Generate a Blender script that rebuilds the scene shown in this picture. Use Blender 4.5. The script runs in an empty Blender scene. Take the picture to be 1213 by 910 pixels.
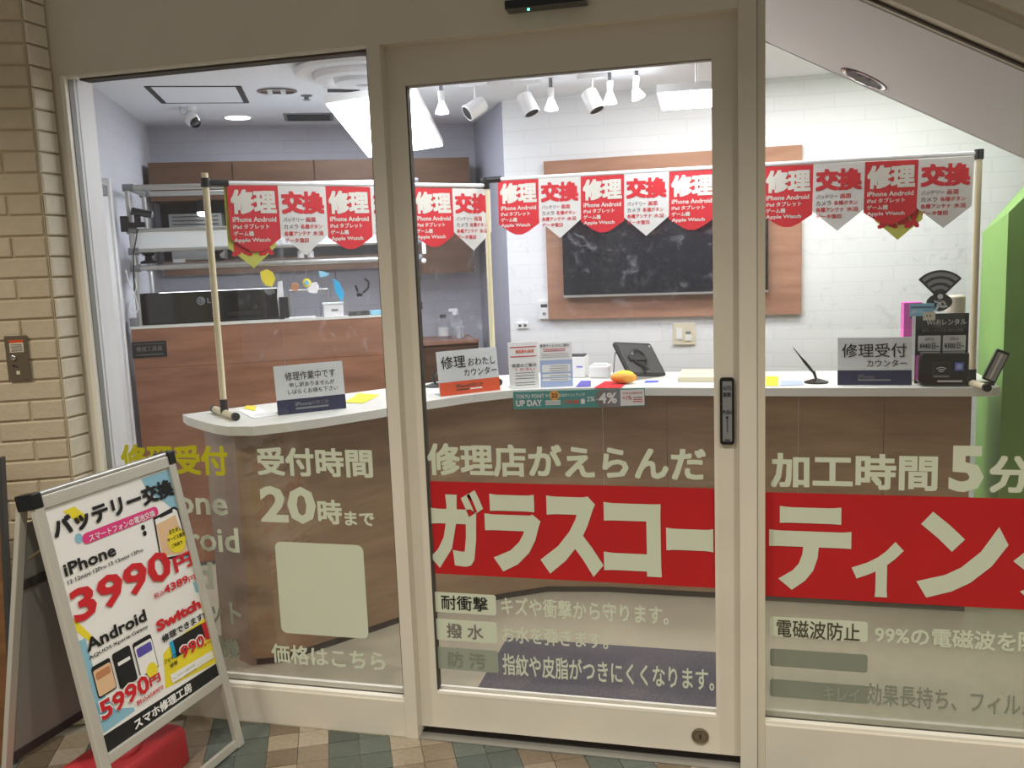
import bpy, math, random
from mathutils import Vector, Matrix
random.seed(7)
C = bpy.context.scene.collection
V = Vector
# ------------------------------------------------------------------ camera
YAW, PITCH, ROLL = math.radians(14.567), math.radians(7.981), math.radians(-2.220)
FPX = 1073.5
CAM = V((0, -2.6, 1.55))
cy, sy = math.cos(YAW), math.sin(YAW)
_f = V((-sy, cy, 0)); _r = V((cy, sy, 0)); _u = V((0, 0, 1))
cp, sp = math.cos(PITCH), math.sin(PITCH)
FWD = cp * _f - sp * _u; _u2 = cp * _u + sp * _f
cr, sr = math.cos(ROLL), math.sin(ROLL)
RIGHT = cr * _r + sr * _u2; UPV = cr * _u2 - sr * _r
cam = bpy.data.cameras.new('camera'); camo = bpy.data.objects.new('camera', cam); C.objects.link(camo)
M = Matrix.Identity(4)
for i in range(3):
    M[i][0] = RIGHT[i]; M[i][1] = UPV[i]; M[i][2] = -FWD[i]; M[i][3] = CAM[i]
camo.matrix_world = M
cam.sensor_fit = 'HORIZONTAL'; cam.sensor_width = 36.0; cam.lens = FPX * 36.0 / 1213.0
cam.clip_start = 0.02
bpy.context.scene.camera = camo
# ------------------------------------------------------------------ world, lamps, exposure
vs = bpy.context.scene.view_settings
vs.view_transform = 'Standard'; vs.look = 'None'; vs.gamma = 1.0; vs.use_curve_mapping = False
vs.exposure = 0.12
w = bpy.data.worlds.new('world'); bpy.context.scene.world = w; w.use_nodes = True
w.node_tree.nodes['Background'].inputs[0].default_value = (1.0, 0.92, 0.80, 1)
w.node_tree.nodes['Background'].inputs[1].default_value = 0.16
def area(name, loc, sx, sy_, power, col, rot=(0, 0, 0)):
    l = bpy.data.lights.new(name, 'AREA'); l.shape = 'RECTANGLE'; l.size = sx; l.size_y = sy_
    l.energy = power; l.color = col
    o = bpy.data.objects.new(name, l); C.objects.link(o); o.location = loc; o.rotation_euler = rot
    return o
WARM = (1.0, 0.92, 0.79); COOL = (0.86, 0.91, 1.0)
def downlight(name, loc, power, col, ang=130, blend=1.0, tilt=(0, 0, 0)):
    l = bpy.data.lights.new(name, 'SPOT'); l.spot_size = math.radians(ang); l.spot_blend = blend
    l.energy = power; l.color = col; l.shadow_soft_size = 0.06
    o = bpy.data.objects.new(name, l); C.objects.link(o); o.location = loc; o.rotation_euler = tilt
for _x in (-2.3, -0.9, 0.5, 1.9):
    downlight('corridor_downlight', (_x, -1.55, 2.85), 108, WARM)
    downlight('corridor_downlight', (_x, -4.4, 2.85), 165, WARM, 150)
area('shop_fill', (-1.9, 1.9, 2.40), 0.5, 0.5, 14, COOL, (0, 0, 0.45))  # unseen area lights added under the ceiling to brighten the enclosed shop
area('shop_fill', (0.2, 1.75, 2.40), 1.6, 0.3, 30, (1.0, 0.98, 0.96))
area('shop_fill', (-0.9, 0.75, 2.40), 0.9, 0.4, 14, COOL)
area('shop_fill', (-2.35, 2.25, 2.40), 1.2, 0.12, 4, COOL, (0, 0, 0.447))  # added fill behind the rack, lifts the rear wall

def px_ray(x, y):
    return RIGHT * ((x - 606.5) / FPX) - UPV * ((y - 455.0) / FPX) + FWD
def at(x, y, Y=0.0):
    d = px_ray(x, y); return CAM + d * ((Y - CAM.y) / d.y)
def az(x, y, Z):
    d = px_ray(x, y); return CAM + d * ((Z - CAM.z) / d.z)
def onplane(x, y, P, n):
    d = px_ray(x, y); return CAM + d * (n.dot(P - CAM) / n.dot(d))
def proj(P):
    q = P - CAM; zz = q.dot(FWD); return (606.5 + FPX * q.dot(RIGHT) / zz, 455 - FPX * q.dot(UPV) / zz)
def hgt(P, py):
    lo, hi = -1.0, 5.0
    for _ in range(50):
        m = (lo + hi) / 2
        if proj(V((P[0], P[1], m)))[1] > py: lo = m
        else: hi = m
    return lo
G = math.radians(25.635)
GX = V((math.cos(G), math.sin(G), 0)); GY = V((-math.sin(G), math.cos(G), 0)); UZ = V((0, 0, 1)); UX = V((1, 0, 0)); UY = V((0, 1, 0))
def g(a, b, z=0.0): return GX * a + GY * b + V((0, 0, z))
def gat(x, y, b):      # pixel -> plane gy = b
    return onplane(x, y, GY * b, GY)

# ------------------------------------------------------------------ materials
def lin(c):
    def f(v):
        v /= 255.0
        return v / 12.92 if v <= 0.04045 else ((v + 0.055) / 1.055) ** 2.4
    return (f(c[0]), f(c[1]), f(c[2]), 1.0)
MATS = {}
def mat(name, col, rough=0.5, metal=0.0, bump=0.0, bscale=60, var=0.0, vscale=8, emit=None, spec=0.5, coat=0.0):
    if name in MATS: return MATS[name]
    m = bpy.data.materials.new(name); m.use_nodes = True; nt = m.node_tree; b = nt.nodes['Principled BSDF']
    c = lin(col); b.inputs['Base Color'].default_value = c
    b.inputs['Roughness'].default_value = rough; b.inputs['Metallic'].default_value = metal
    b.inputs['Specular IOR Level'].default_value = spec; b.inputs['Coat Weight'].default_value = coat
    tc = nt.nodes.new('ShaderNodeTexCoord')
    n = nt.nodes.new('ShaderNodeTexNoise'); n.inputs['Scale'].default_value = vscale; n.inputs['Detail'].default_value = 5
    nt.links.new(tc.outputs['Object'], n.inputs['Vector'])
    if var > 0:
        r = nt.nodes.new('ShaderNodeValToRGB')
        r.color_ramp.elements[0].position = 0.3; r.color_ramp.elements[1].position = 0.7
        r.color_ramp.elements[0].color = tuple(v * (1 - var) for v in c[:3]) + (1,)
        r.color_ramp.elements[1].color = tuple(min(1, v * (1 + var)) for v in c[:3]) + (1,)
        nt.links.new(n.outputs['Fac'], r.inputs[0]); nt.links.new(r.outputs[0], b.inputs['Base Color'])
    if bump > 0:
        n2 = nt.nodes.new('ShaderNodeTexNoise'); n2.inputs['Scale'].default_value = bscale; n2.inputs['Detail'].default_value = 3
        nt.links.new(tc.outputs['Object'], n2.inputs['Vector'])
        bp = nt.nodes.new('ShaderNodeBump'); bp.inputs['Strength'].default_value = bump; bp.inputs['Distance'].default_value = 0.004
        nt.links.new(n2.outputs['Fac'], bp.inputs['Height']); nt.links.new(bp.outputs[0], b.inputs['Normal'])
    if emit:
        b.inputs['Emission Color'].default_value = lin(emit[0]); b.inputs['Emission Strength'].default_value = emit[1]
    MATS[name] = m
    return m
def wood(name, c1, c2, rough=0.45, ang=0.0):
    m = bpy.data.materials.new(name); m.use_nodes = True; nt = m.node_tree; b = nt.nodes['Principled BSDF']
    tc = nt.nodes.new('ShaderNodeTexCoord'); mp = nt.nodes.new('ShaderNodeMapping')
    mp.inputs['Rotation'].default_value = (0, 0, -ang); mp.inputs['Scale'].default_value = (1.3, 1.3, 9.0)
    mp2 = nt.nodes.new('ShaderNodeTexNoise'); mp2.inputs['Scale'].default_value = 1.6; mp2.inputs['Detail'].default_value = 9; mp2.inputs['Roughness'].default_value = 0.62
    nt.links.new(tc.outputs['Object'], mp.inputs['Vector']); nt.links.new(mp.outputs[0], mp2.inputs['Vector'])
    r = nt.nodes.new('ShaderNodeValToRGB'); r.color_ramp.elements[0].position = 0.32; r.color_ramp.elements[1].position = 0.68
    r.color_ramp.elements[0].color = lin(c1); r.color_ramp.elements[1].color = lin(c2)
    nt.links.new(mp2.outputs['Fac'], r.inputs[0]); nt.links.new(r.outputs[0], b.inputs['Base Color'])
    b.inputs['Roughness'].default_value = rough
    MATS[name] = m; return m
def clear(name, tint=(1, 1, 1), ior=1.45, rough=0.0, haze=0.0, bump=0.0, hazecol=(235, 235, 240), patchy=False, bscale=9.0):
    m = bpy.data.materials.new(name); m.use_nodes = True; nt = m.node_tree
    for n in list(nt.nodes): nt.nodes.remove(n)
    out = nt.nodes.new('ShaderNodeOutputMaterial')
    tr = nt.nodes.new('ShaderNodeBsdfTransparent'); tr.inputs[0].default_value = tint + (1,)
    gl = nt.nodes.new('ShaderNodeBsdfGlossy'); gl.inputs['Roughness'].default_value = rough
    fr = nt.nodes.new('ShaderNodeFresnel'); fr.inputs[0].default_value = ior
    ge = nt.nodes.new('ShaderNodeNewGeometry'); io = nt.nodes.new('ShaderNodeMapRange')   # same reflectance on both faces of a thin pane
    io.inputs['To Min'].default_value = ior; io.inputs['To Max'].default_value = 1.0 / ior
    nt.links.new(ge.outputs['Backfacing'], io.inputs[0]); nt.links.new(io.outputs[0], fr.inputs[0])
    mx = nt.nodes.new('ShaderNodeMixShader')
    nt.links.new(fr.outputs[0], mx.inputs[0]); nt.links.new(tr.outputs[0], mx.inputs[1]); nt.links.new(gl.outputs[0], mx.inputs[2])
    last = mx
    if bump:
        tc = nt.nodes.new('ShaderNodeTexCoord'); no = nt.nodes.new('ShaderNodeTexNoise'); no.inputs['Scale'].default_value = bscale
        no.inputs['Detail'].default_value = 2; no.inputs['Distortion'].default_value = 1.2
        nt.links.new(tc.outputs['Object'], no.inputs['Vector'])
        bp = nt.nodes.new('ShaderNodeBump'); bp.inputs['Strength'].default_value = bump; bp.inputs['Distance'].default_value = 0.03
        nt.links.new(no.outputs['Fac'], bp.inputs['Height']); nt.links.new(bp.outputs[0], gl.inputs['Normal'])
    if haze:
        df = nt.nodes.new('ShaderNodeBsdfDiffuse'); df.inputs[0].default_value = lin(hazecol)
        m2 = nt.nodes.new('ShaderNodeMixShader'); m2.inputs[0].default_value = haze
        nt.links.new(last.outputs[0], m2.inputs[1]); nt.links.new(df.outputs[0], m2.inputs[2])
        if patchy:
            tc = nt.nodes.new('ShaderNodeTexCoord'); no = nt.nodes.new('ShaderNodeTexNoise'); no.inputs['Scale'].default_value = 14
            no.inputs['Detail'].default_value = 6; no.inputs['Roughness'].default_value = 0.5; no.inputs['Distortion'].default_value = 1.5
            rp = nt.nodes.new('ShaderNodeMapRange'); rp.inputs['From Min'].default_value = 0.58; rp.inputs['From Max'].default_value = 0.78
            rp.inputs['To Min'].default_value = haze * 0.35; rp.inputs['To Max'].default_value = haze * 3.2
            nt.links.new(tc.outputs['Object'], no.inputs['Vector']); nt.links.new(no.outputs['Fac'], rp.inputs[0]); nt.links.new(rp.outputs[0], m2.inputs[0])
        last = m2
    nt.links.new(last.outputs[0], out.inputs[0])
    MATS[name] = m; return m
def wallpaper(name, base, groove, bw=0.30, bh=0.075, strength=0.5, swap=False, ang=0.0):
    # printed/embossed white brick wallpaper of the interior
    m = bpy.data.materials.new(name); m.use_nodes = True; nt = m.node_tree; b = nt.nodes['Principled BSDF']
    tc = nt.nodes.new('ShaderNodeTexCoord'); mp = nt.nodes.new('ShaderNodeMapping')
    mr = nt.nodes.new('ShaderNodeVectorRotate'); mr.rotation_type = 'Z_AXIS'; mr.inputs['Angle'].default_value = -ang
    sep = nt.nodes.new('ShaderNodeSeparateXYZ'); com = nt.nodes.new('ShaderNodeCombineXYZ')
    nt.links.new(tc.outputs['Object'], mr.inputs['Vector']); nt.links.new(mr.outputs[0], sep.inputs[0])
    nt.links.new(sep.outputs['Y' if swap else 'X'], com.inputs['X']); nt.links.new(sep.outputs['Z'], com.inputs['Y'])
    br = nt.nodes.new('ShaderNodeTexBrick'); br.inputs['Scale'].default_value = 1.0
    br.inputs['Brick Width'].default_value = bw; br.inputs['Row Height'].default_value = bh
    br.inputs['Mortar Size'].default_value = 0.0035; br.inputs['Mortar Smooth'].default_value = 0.6
    br.inputs['Color1'].default_value = lin(base); br.inputs['Color2'].default_value = lin(tuple(v - 3 for v in base)); br.inputs['Mortar'].default_value = lin(groove)
    nt.links.new(com.outputs[0], br.inputs['Vector']); nt.links.new(br.outputs['Color'], b.inputs['Base Color'])
    bp = nt.nodes.new('ShaderNodeBump'); bp.invert = True; bp.inputs['Strength'].default_value = strength; bp.inputs['Distance'].default_value = 0.002
    nt.links.new(br.outputs['Fac'], bp.inputs['Height']); nt.links.new(bp.outputs[0], b.inputs['Normal'])
    b.inputs['Roughness'].default_value = 0.75
    MATS[name] = m; return m

mat('frame_paint', (217, 211, 196), 0.38, bump=0.12, bscale=35, var=0.05, vscale=3)
mat('frame_side', (208, 201, 182), 0.45)
mat('bead', (238, 234, 222), 0.25)
mat('gasket', (70, 66, 58), 0.7)
mat('white_paint', (226, 227, 228), 0.45)
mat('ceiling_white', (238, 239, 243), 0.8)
mat('brick_cream', (203, 189, 162), 0.75, bump=0.5, bscale=90, var=0.06, vscale=20)
mat('brick_pale', (222, 214, 194), 0.7, bump=0.4, bscale=90, var=0.05, vscale=20)
mat('mortar', (194, 180, 152), 0.9, bump=0.4, bscale=150)
mat('mortar_pale', (206, 197, 172), 0.9)
for i, c in enumerate([(132, 118, 100), (152, 138, 118), (114, 100, 82), (166, 154, 136)]):
    mat('tile_brown%d' % i, c, 0.3, bump=0.15, bscale=120, var=0.14, vscale=60)
for i, c in enumerate([(84, 92, 84), (94, 103, 96), (76, 85, 79)]):
    mat('tile_green%d' % i, c, 0.28, bump=0.15, bscale=120, var=0.14, vscale=60)
mat('grout', (150, 146, 130), 0.9)
mat('vinyl_floor', (186, 178, 154), 0.28, var=0.06, vscale=3, bump=0.03)
mat('carpet', (98, 93, 99), 0.95, bump=0.9, bscale=400, var=0.3, vscale=160)
wood('counter_wood', (144, 116, 88), (178, 148, 116), 0.45)
wood('end_wood_lit', (150, 126, 110), (172, 148, 132), 0.4)  # counter end panel: light on its lit face put into a paler wood
wood('bench_wood', (138, 92, 68), (176, 124, 94), 0.45, ang=G)
wood('cabinet_wood', (84, 58, 42), (110, 80, 58), 0.45, ang=G)
wood('board_wood', (150, 106, 82), (178, 134, 108), 0.5)
wood('brown_board', (108, 74, 44), (140, 98, 60), 0.5)
mat('counter_white', (232, 232, 222), 0.3)
mat('base_shade', (60, 52, 46), 0.7)  # toe kick: shadow line along the counter foot put into the colour
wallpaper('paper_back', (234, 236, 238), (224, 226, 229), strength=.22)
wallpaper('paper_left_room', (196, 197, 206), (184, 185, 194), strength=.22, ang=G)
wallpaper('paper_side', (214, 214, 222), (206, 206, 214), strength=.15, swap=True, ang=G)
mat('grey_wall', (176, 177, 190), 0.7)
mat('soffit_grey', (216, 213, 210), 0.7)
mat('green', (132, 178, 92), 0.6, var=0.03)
mat('green_shaded', (126, 168, 92), 0.6, var=0.03)  # column front: shade on the face turned from the light, as darker green
mat('black', (22, 22, 24), 0.35)
mat('black_gloss', (12, 13, 16), 0.12, coat=0.4)
mat('black_matt', (26, 27, 28), 0.6)
mat('tv_screen', (16, 20, 30), 0.15)
mat('dark_grey', (62, 62, 64), 0.5)
mat('grey_plastic', (128, 130, 134), 0.5)
mat('grey_panel', (140, 142, 138), 0.55)
mat('aluminium', (188, 188, 184), 0.35, metal=0.75)
mat('alu_matt', (198, 196, 186), 0.42, metal=0.25)
mat('chrome', (205, 206, 210), 0.15, metal=1.0)
mat('steel_plate', (128, 116, 98), 0.4, metal=0.6)
mat('pole_cream', (226, 214, 178), 0.4)
mat('white_plastic', (236, 236, 236), 0.35)
mat('ivory_plastic', (222, 214, 188), 0.4)
mat('white_board', (236, 242, 242), 0.4)
mat('sign_white', (214, 218, 216), 0.4)
mat('paper_white', (238, 238, 234), 0.7)
mat('red_plastic', (196, 56, 62), 0.5, bump=0.1, var=0.04)
mat('vinyl_white', (206, 214, 192), 0.5, var=0.02, vscale=5)
mat('vinyl_faint', (150, 158, 142), 0.6)
mat('vinyl_fainter', (132, 138, 122), 0.6)
mat('vinyl_yellow', (196, 190, 30), 0.5)
mat('vinyl_red', (186, 22, 28), 0.45, var=0.06, vscale=5)
mat('ink_black', (18, 18, 18), 0.6)
mat('ink_grey', (120, 112, 110), 0.6)
mat('ink_dark', (70, 62, 44), 0.6)
mat('ink_red', (204, 28, 38), 0.6)
mat('flag_red', (214, 42, 52), 0.6)
mat('flag_white', (224, 222, 216), 0.65)
mat('flag_ink', (226, 222, 210), 0.65)
mat('flag_yellow', (206, 208, 96), 0.6)
mat('navy', (34, 38, 74), 0.5)
mat('orange', (222, 84, 40), 0.5)
mat('teal', (70, 150, 142), 0.5)
mat('amber', (236, 170, 60), 0.5)
mat('pink', (222, 60, 130), 0.5)
mat('bright_pink', (232, 98, 190), 0.5)
mat('yellow', (236, 218, 48), 0.5)
mat('pale_blue', (136, 196, 220), 0.5)
mat('leaflet_blue', (170, 186, 222), 0.5)
mat('cyan', (30, 160, 205), 0.5)
mat('light_blue', (140, 190, 210), 0.5)
mat('peach', (226, 190, 150), 0.5)
mat('purple', (90, 80, 170), 0.5)
mat('brown_item', (190, 130, 90), 0.6)
mat('blue_sticker', (98, 104, 214), 0.5)
mat('led_green', (90, 240, 190), 0.4, emit=((90, 240, 190), 4.0))
mat('lamp_glow', (255, 255, 255), 0.4, emit=((240, 246, 255), 16.0))
mat('bulb_glow', (255, 255, 255), 0.4, emit=((232, 242, 255), 14.0))
mat('down_glow', (255, 255, 255), 0.4, emit=((250, 248, 255), 6.0))
clear('glass', (0.935, 0.935, 0.93), 1.5, haze=0.014)
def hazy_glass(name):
    # the same glass with a pale uneven haze, denser near its foot
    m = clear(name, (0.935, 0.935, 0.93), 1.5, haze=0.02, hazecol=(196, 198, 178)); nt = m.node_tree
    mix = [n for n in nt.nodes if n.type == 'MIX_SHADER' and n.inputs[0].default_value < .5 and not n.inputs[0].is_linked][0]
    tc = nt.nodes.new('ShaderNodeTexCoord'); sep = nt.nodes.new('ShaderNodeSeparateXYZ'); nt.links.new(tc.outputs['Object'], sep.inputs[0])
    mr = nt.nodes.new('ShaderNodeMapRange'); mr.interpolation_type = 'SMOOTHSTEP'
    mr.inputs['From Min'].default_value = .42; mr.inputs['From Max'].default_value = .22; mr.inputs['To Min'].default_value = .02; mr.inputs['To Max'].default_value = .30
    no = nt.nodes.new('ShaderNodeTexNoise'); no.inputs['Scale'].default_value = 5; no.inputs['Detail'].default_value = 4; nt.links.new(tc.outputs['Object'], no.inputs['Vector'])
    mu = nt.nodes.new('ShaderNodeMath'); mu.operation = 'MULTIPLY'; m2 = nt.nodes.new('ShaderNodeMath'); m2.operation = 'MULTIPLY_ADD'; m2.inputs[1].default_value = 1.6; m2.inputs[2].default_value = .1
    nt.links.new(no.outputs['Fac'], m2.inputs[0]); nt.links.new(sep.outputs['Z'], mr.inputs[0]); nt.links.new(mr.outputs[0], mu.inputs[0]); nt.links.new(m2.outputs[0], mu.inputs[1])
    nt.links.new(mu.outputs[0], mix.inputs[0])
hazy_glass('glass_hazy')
clear('sheet', (0.97, 0.97, 0.99), 1.4, rough=0.12, haze=0.085, bump=0.5, patchy=True)
clear('clear_plastic', (0.9, 0.92, 0.94), 1.45, rough=0.05, haze=0.12)

# ------------------------------------------------------------------ mesh builder
class MB:
    def __init__(s): s.v = []; s.f = []
    def add(s, vs_, fs):
        o = len(s.v); s.v += [V(q) for q in vs_]; s.f += [tuple(i + o for i in f) for f in fs]; return s
    def obox(s, o, u, v, n):          # origin corner and three edge vectors
        o, u, v, n = V(o), V(u), V(v), V(n)
        p = [o, o + u, o + u + v, o + v, o + n, o + u + n, o + u + v + n, o + v + n]
        f = [(0, 3, 2, 1), (4, 5, 6, 7), (0, 1, 5, 4), (1, 2, 6, 5), (2, 3, 7, 6), (3, 0, 4, 7)]
        if u.cross(v).dot(n) < 0: f = [tuple(reversed(q)) for q in f]
        return s.add(p, f)
    def box(s, x0, x1, y0, y1, z0, z1): return s.obox((x0, y0, z0), (x1 - x0, 0, 0), (0, y1 - y0, 0), (0, 0, z1 - z0))
    def cbox(s, c, u, v, n):          # centre and full edge vectors
        return s.obox(V(c) - (V(u) + V(v) + V(n)) / 2, u, v, n)
    def prism(s, pts, n):             # pts closed polygon, extruded by n
        n = V(n); k = len(pts); pts = [V(p) for p in pts]
        nn = V((0, 0, 0))
        for i in range(k): nn += pts[i].cross(pts[(i + 1) % k])
        if nn.dot(n) > 0: pts = pts[::-1]
        vs_ = pts + [p + n for p in pts]
        fs = [tuple(range(k)), tuple(range(2 * k - 1, k - 1, -1))]
        for i in range(k):
            j = (i + 1) % k; fs.append((j, i, i + k, j + k))
        return s.add(vs_, fs)
    def tube(s, a, b, r, r2=None, seg=14, caps=True):
        a, b = V(a), V(b); r2 = r if r2 is None else r2; d = (b - a).normalized()
        t = V((0, 0, 1)) if abs(d.z) < 0.9 else V((1, 0, 0)); e1 = d.cross(t).normalized(); e2 = d.cross(e1)
        vs_ = []
        for q, rr in ((a, r), (b, r2)):
            for i in range(seg):
                an = 2 * math.pi * i / seg; vs_.append(q + e1 * math.cos(an) * rr + e2 * math.sin(an) * rr)
        fs = [(i, i + seg, (i + 1) % seg + seg, (i + 1) % seg) for i in range(seg)]
        if caps: fs += [tuple(range(seg)), tuple(range(2 * seg - 1, seg - 1, -1))]
        return s.add(vs_, fs)
    def path(s, pts, r, seg=8):
        for a, b in zip(pts[:-1], pts[1:]): s.tube(a, b, r, seg=seg)
        return s
    def lathe(s, base, axis, prof, seg=20):    # prof: (radius, distance along the axis)
        base = V(base); d = V(axis).normalized(); t = V((0, 0, 1)) if abs(d.z) < 0.9 else V((1, 0, 0))
        e1 = d.cross(t).normalized(); e2 = d.cross(e1); vs_ = []; fs = []
        for r, h in prof:
            for i in range(seg):
                an = 2 * math.pi * i / seg; vs_.append(base + d * h + e1 * math.cos(an) * r + e2 * math.sin(an) * r)
        for k in range(len(prof) - 1):
            for i in range(seg):
                j = (i + 1) % seg; fs.append((k * seg + i, (k + 1) * seg + i, (k + 1) * seg + j, k * seg + j))
        fs.append(tuple(range(seg))); fs.append(tuple(range(len(prof) * seg - 1, (len(prof) - 1) * seg - 1, -1)))
        return s.add(vs_, fs)
    def ball(s, c, r, sc=(1, 1, 1), seg=14, rings=9):
        c = V(c); vs_ = [c + V((0, 0, r * sc[2]))]; fs = []
        for k in range(1, rings):
            a = math.pi * k / rings
            for i in range(seg):
                b = 2 * math.pi * i / seg
                vs_.append(c + V((math.sin(a) * math.cos(b) * r * sc[0], math.sin(a) * math.sin(b) * r * sc[1], math.cos(a) * r * sc[2])))
        vs_.append(c - V((0, 0, r * sc[2]))); n = len(vs_) - 1
        for i in range(seg):
            j = (i + 1) % seg; fs.append((0, 1 + i, 1 + j)); fs.append((n, n - seg + j, n - seg + i))
            for k in range(rings - 2):
                fs.append((1 + k * seg + i, 1 + (k + 1) * seg + i, 1 + (k + 1) * seg + j, 1 + k * seg + j))
        return s.add(vs_, fs)
    def build(s, name, m, parent=None, smooth=False, bevel=0.0, **props):
        me = bpy.data.meshes.new(name); off = V(parent['_loc']) if parent is not None and '_loc' in parent else V((0, 0, 0))
        if parent is None and props.get('base') is not None: off = V(props.pop('base'))
        props.pop('base', None)
        me.from_pydata([tuple(q - off) for q in s.v], [], s.f); me.update()
        if smooth:
            me.shade_smooth(); me.set_sharp_from_angle(angle=math.radians(38))
        o = bpy.data.objects.new(name, me); C.objects.link(o)
        me.materials.append(MATS[m] if isinstance(m, str) else m)
        if parent is not None: o.parent = parent
        else: o.location = off
        if parent is not None: o['_loc'] = list(off)
        else: o['_loc'] = list(off)
        if bevel > 0:
            b = o.modifiers.new('bevel', 'BEVEL'); b.width = bevel; b.segments = 2; b.limit_method = 'ANGLE'; b.angle_limit = math.radians(40)
        for k, q in props.items(): o[k] = q
        return o
def thing(name, loc, label=None, category=None, group=None, kind=None):
    o = bpy.data.objects.new(name, None); C.objects.link(o); o.location = loc; o.empty_display_size = 0.05
    o['_loc'] = list(loc)
    if label: o['label'] = label
    if category: o['category'] = category
    if group: o['group'] = group
    if kind: o['kind'] = kind
    return o
def rrect(o, u, v, w, h, r, seg=5):
    """points of a rounded rectangle in the plane (o, u, v)"""
    pts = []
    for cx, cy_, a0 in ((w - r, r, -90), (w - r, h - r, 0), (r, h - r, 90), (r, r, 180)):
        for i in range(seg + 1):
            a = math.radians(a0 + 90 * i / seg); pts.append(o + u * (cx + r * math.cos(a)) + v * (cy_ + r * math.sin(a)))
    return pts
# ------------------------------------------------------------------ lettering
_tc = {}
def glyphs(body, bold):
    key = (body, bold)
    if key in _tc: return _tc[key]
    c = bpy.data.curves.new('t', 'FONT'); c.body = body; c.size = 1; simple = all(ord(ch) < 0x4E00 for ch in body) and bold >= .018; c.offset = bold if simple else 0; c.resolution_u = 2; c.fill_mode = 'FRONT'
    o = bpy.data.objects.new('t', c); C.objects.link(o)
    me = bpy.data.meshes.new_from_object(o.evaluated_get(bpy.context.evaluated_depsgraph_get()))
    vs_ = [(v.co.x, v.co.y) for v in me.vertices]; fs = [tuple(p.vertices) for p in me.polygons]
    bpy.data.objects.remove(o); bpy.data.curves.remove(c); bpy.data.meshes.remove(me)
    if not vs_: _tc[key] = ([], []); return _tc[key]
    x0 = min(v[0] for v in vs_); x1 = max(v[0] for v in vs_); y0 = min(v[1] for v in vs_); y1 = max(v[1] for v in vs_)
    if bold > 0 and not simple:
        d = bold; k = [(-1, -1), (-1, 1), (1, -1), (1, 1)]
        if bold > .02: k += [(0, 1), (0, -1), (1, 0), (-1, 0)]
        n = len(vs_); base_v, base_f = vs_, fs; vs_, fs = [], []
        for i, (a, b) in enumerate(k):
            vs_ += [(x + a * d, y + b * d, i) for x, y in base_v]; fs += [tuple(q + i * n for q in f_) for f_ in base_f]
        x0 -= d; x1 += d; y0 -= d; y1 += d
    vs_ = [((q[0] - x0) / max(1e-6, x1 - x0), (q[1] - y0) / max(1e-6, y1 - y0), q[2] if len(q) > 2 else 0) for q in vs_]
    _tc[key] = (vs_, fs); return _tc[key]
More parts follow.
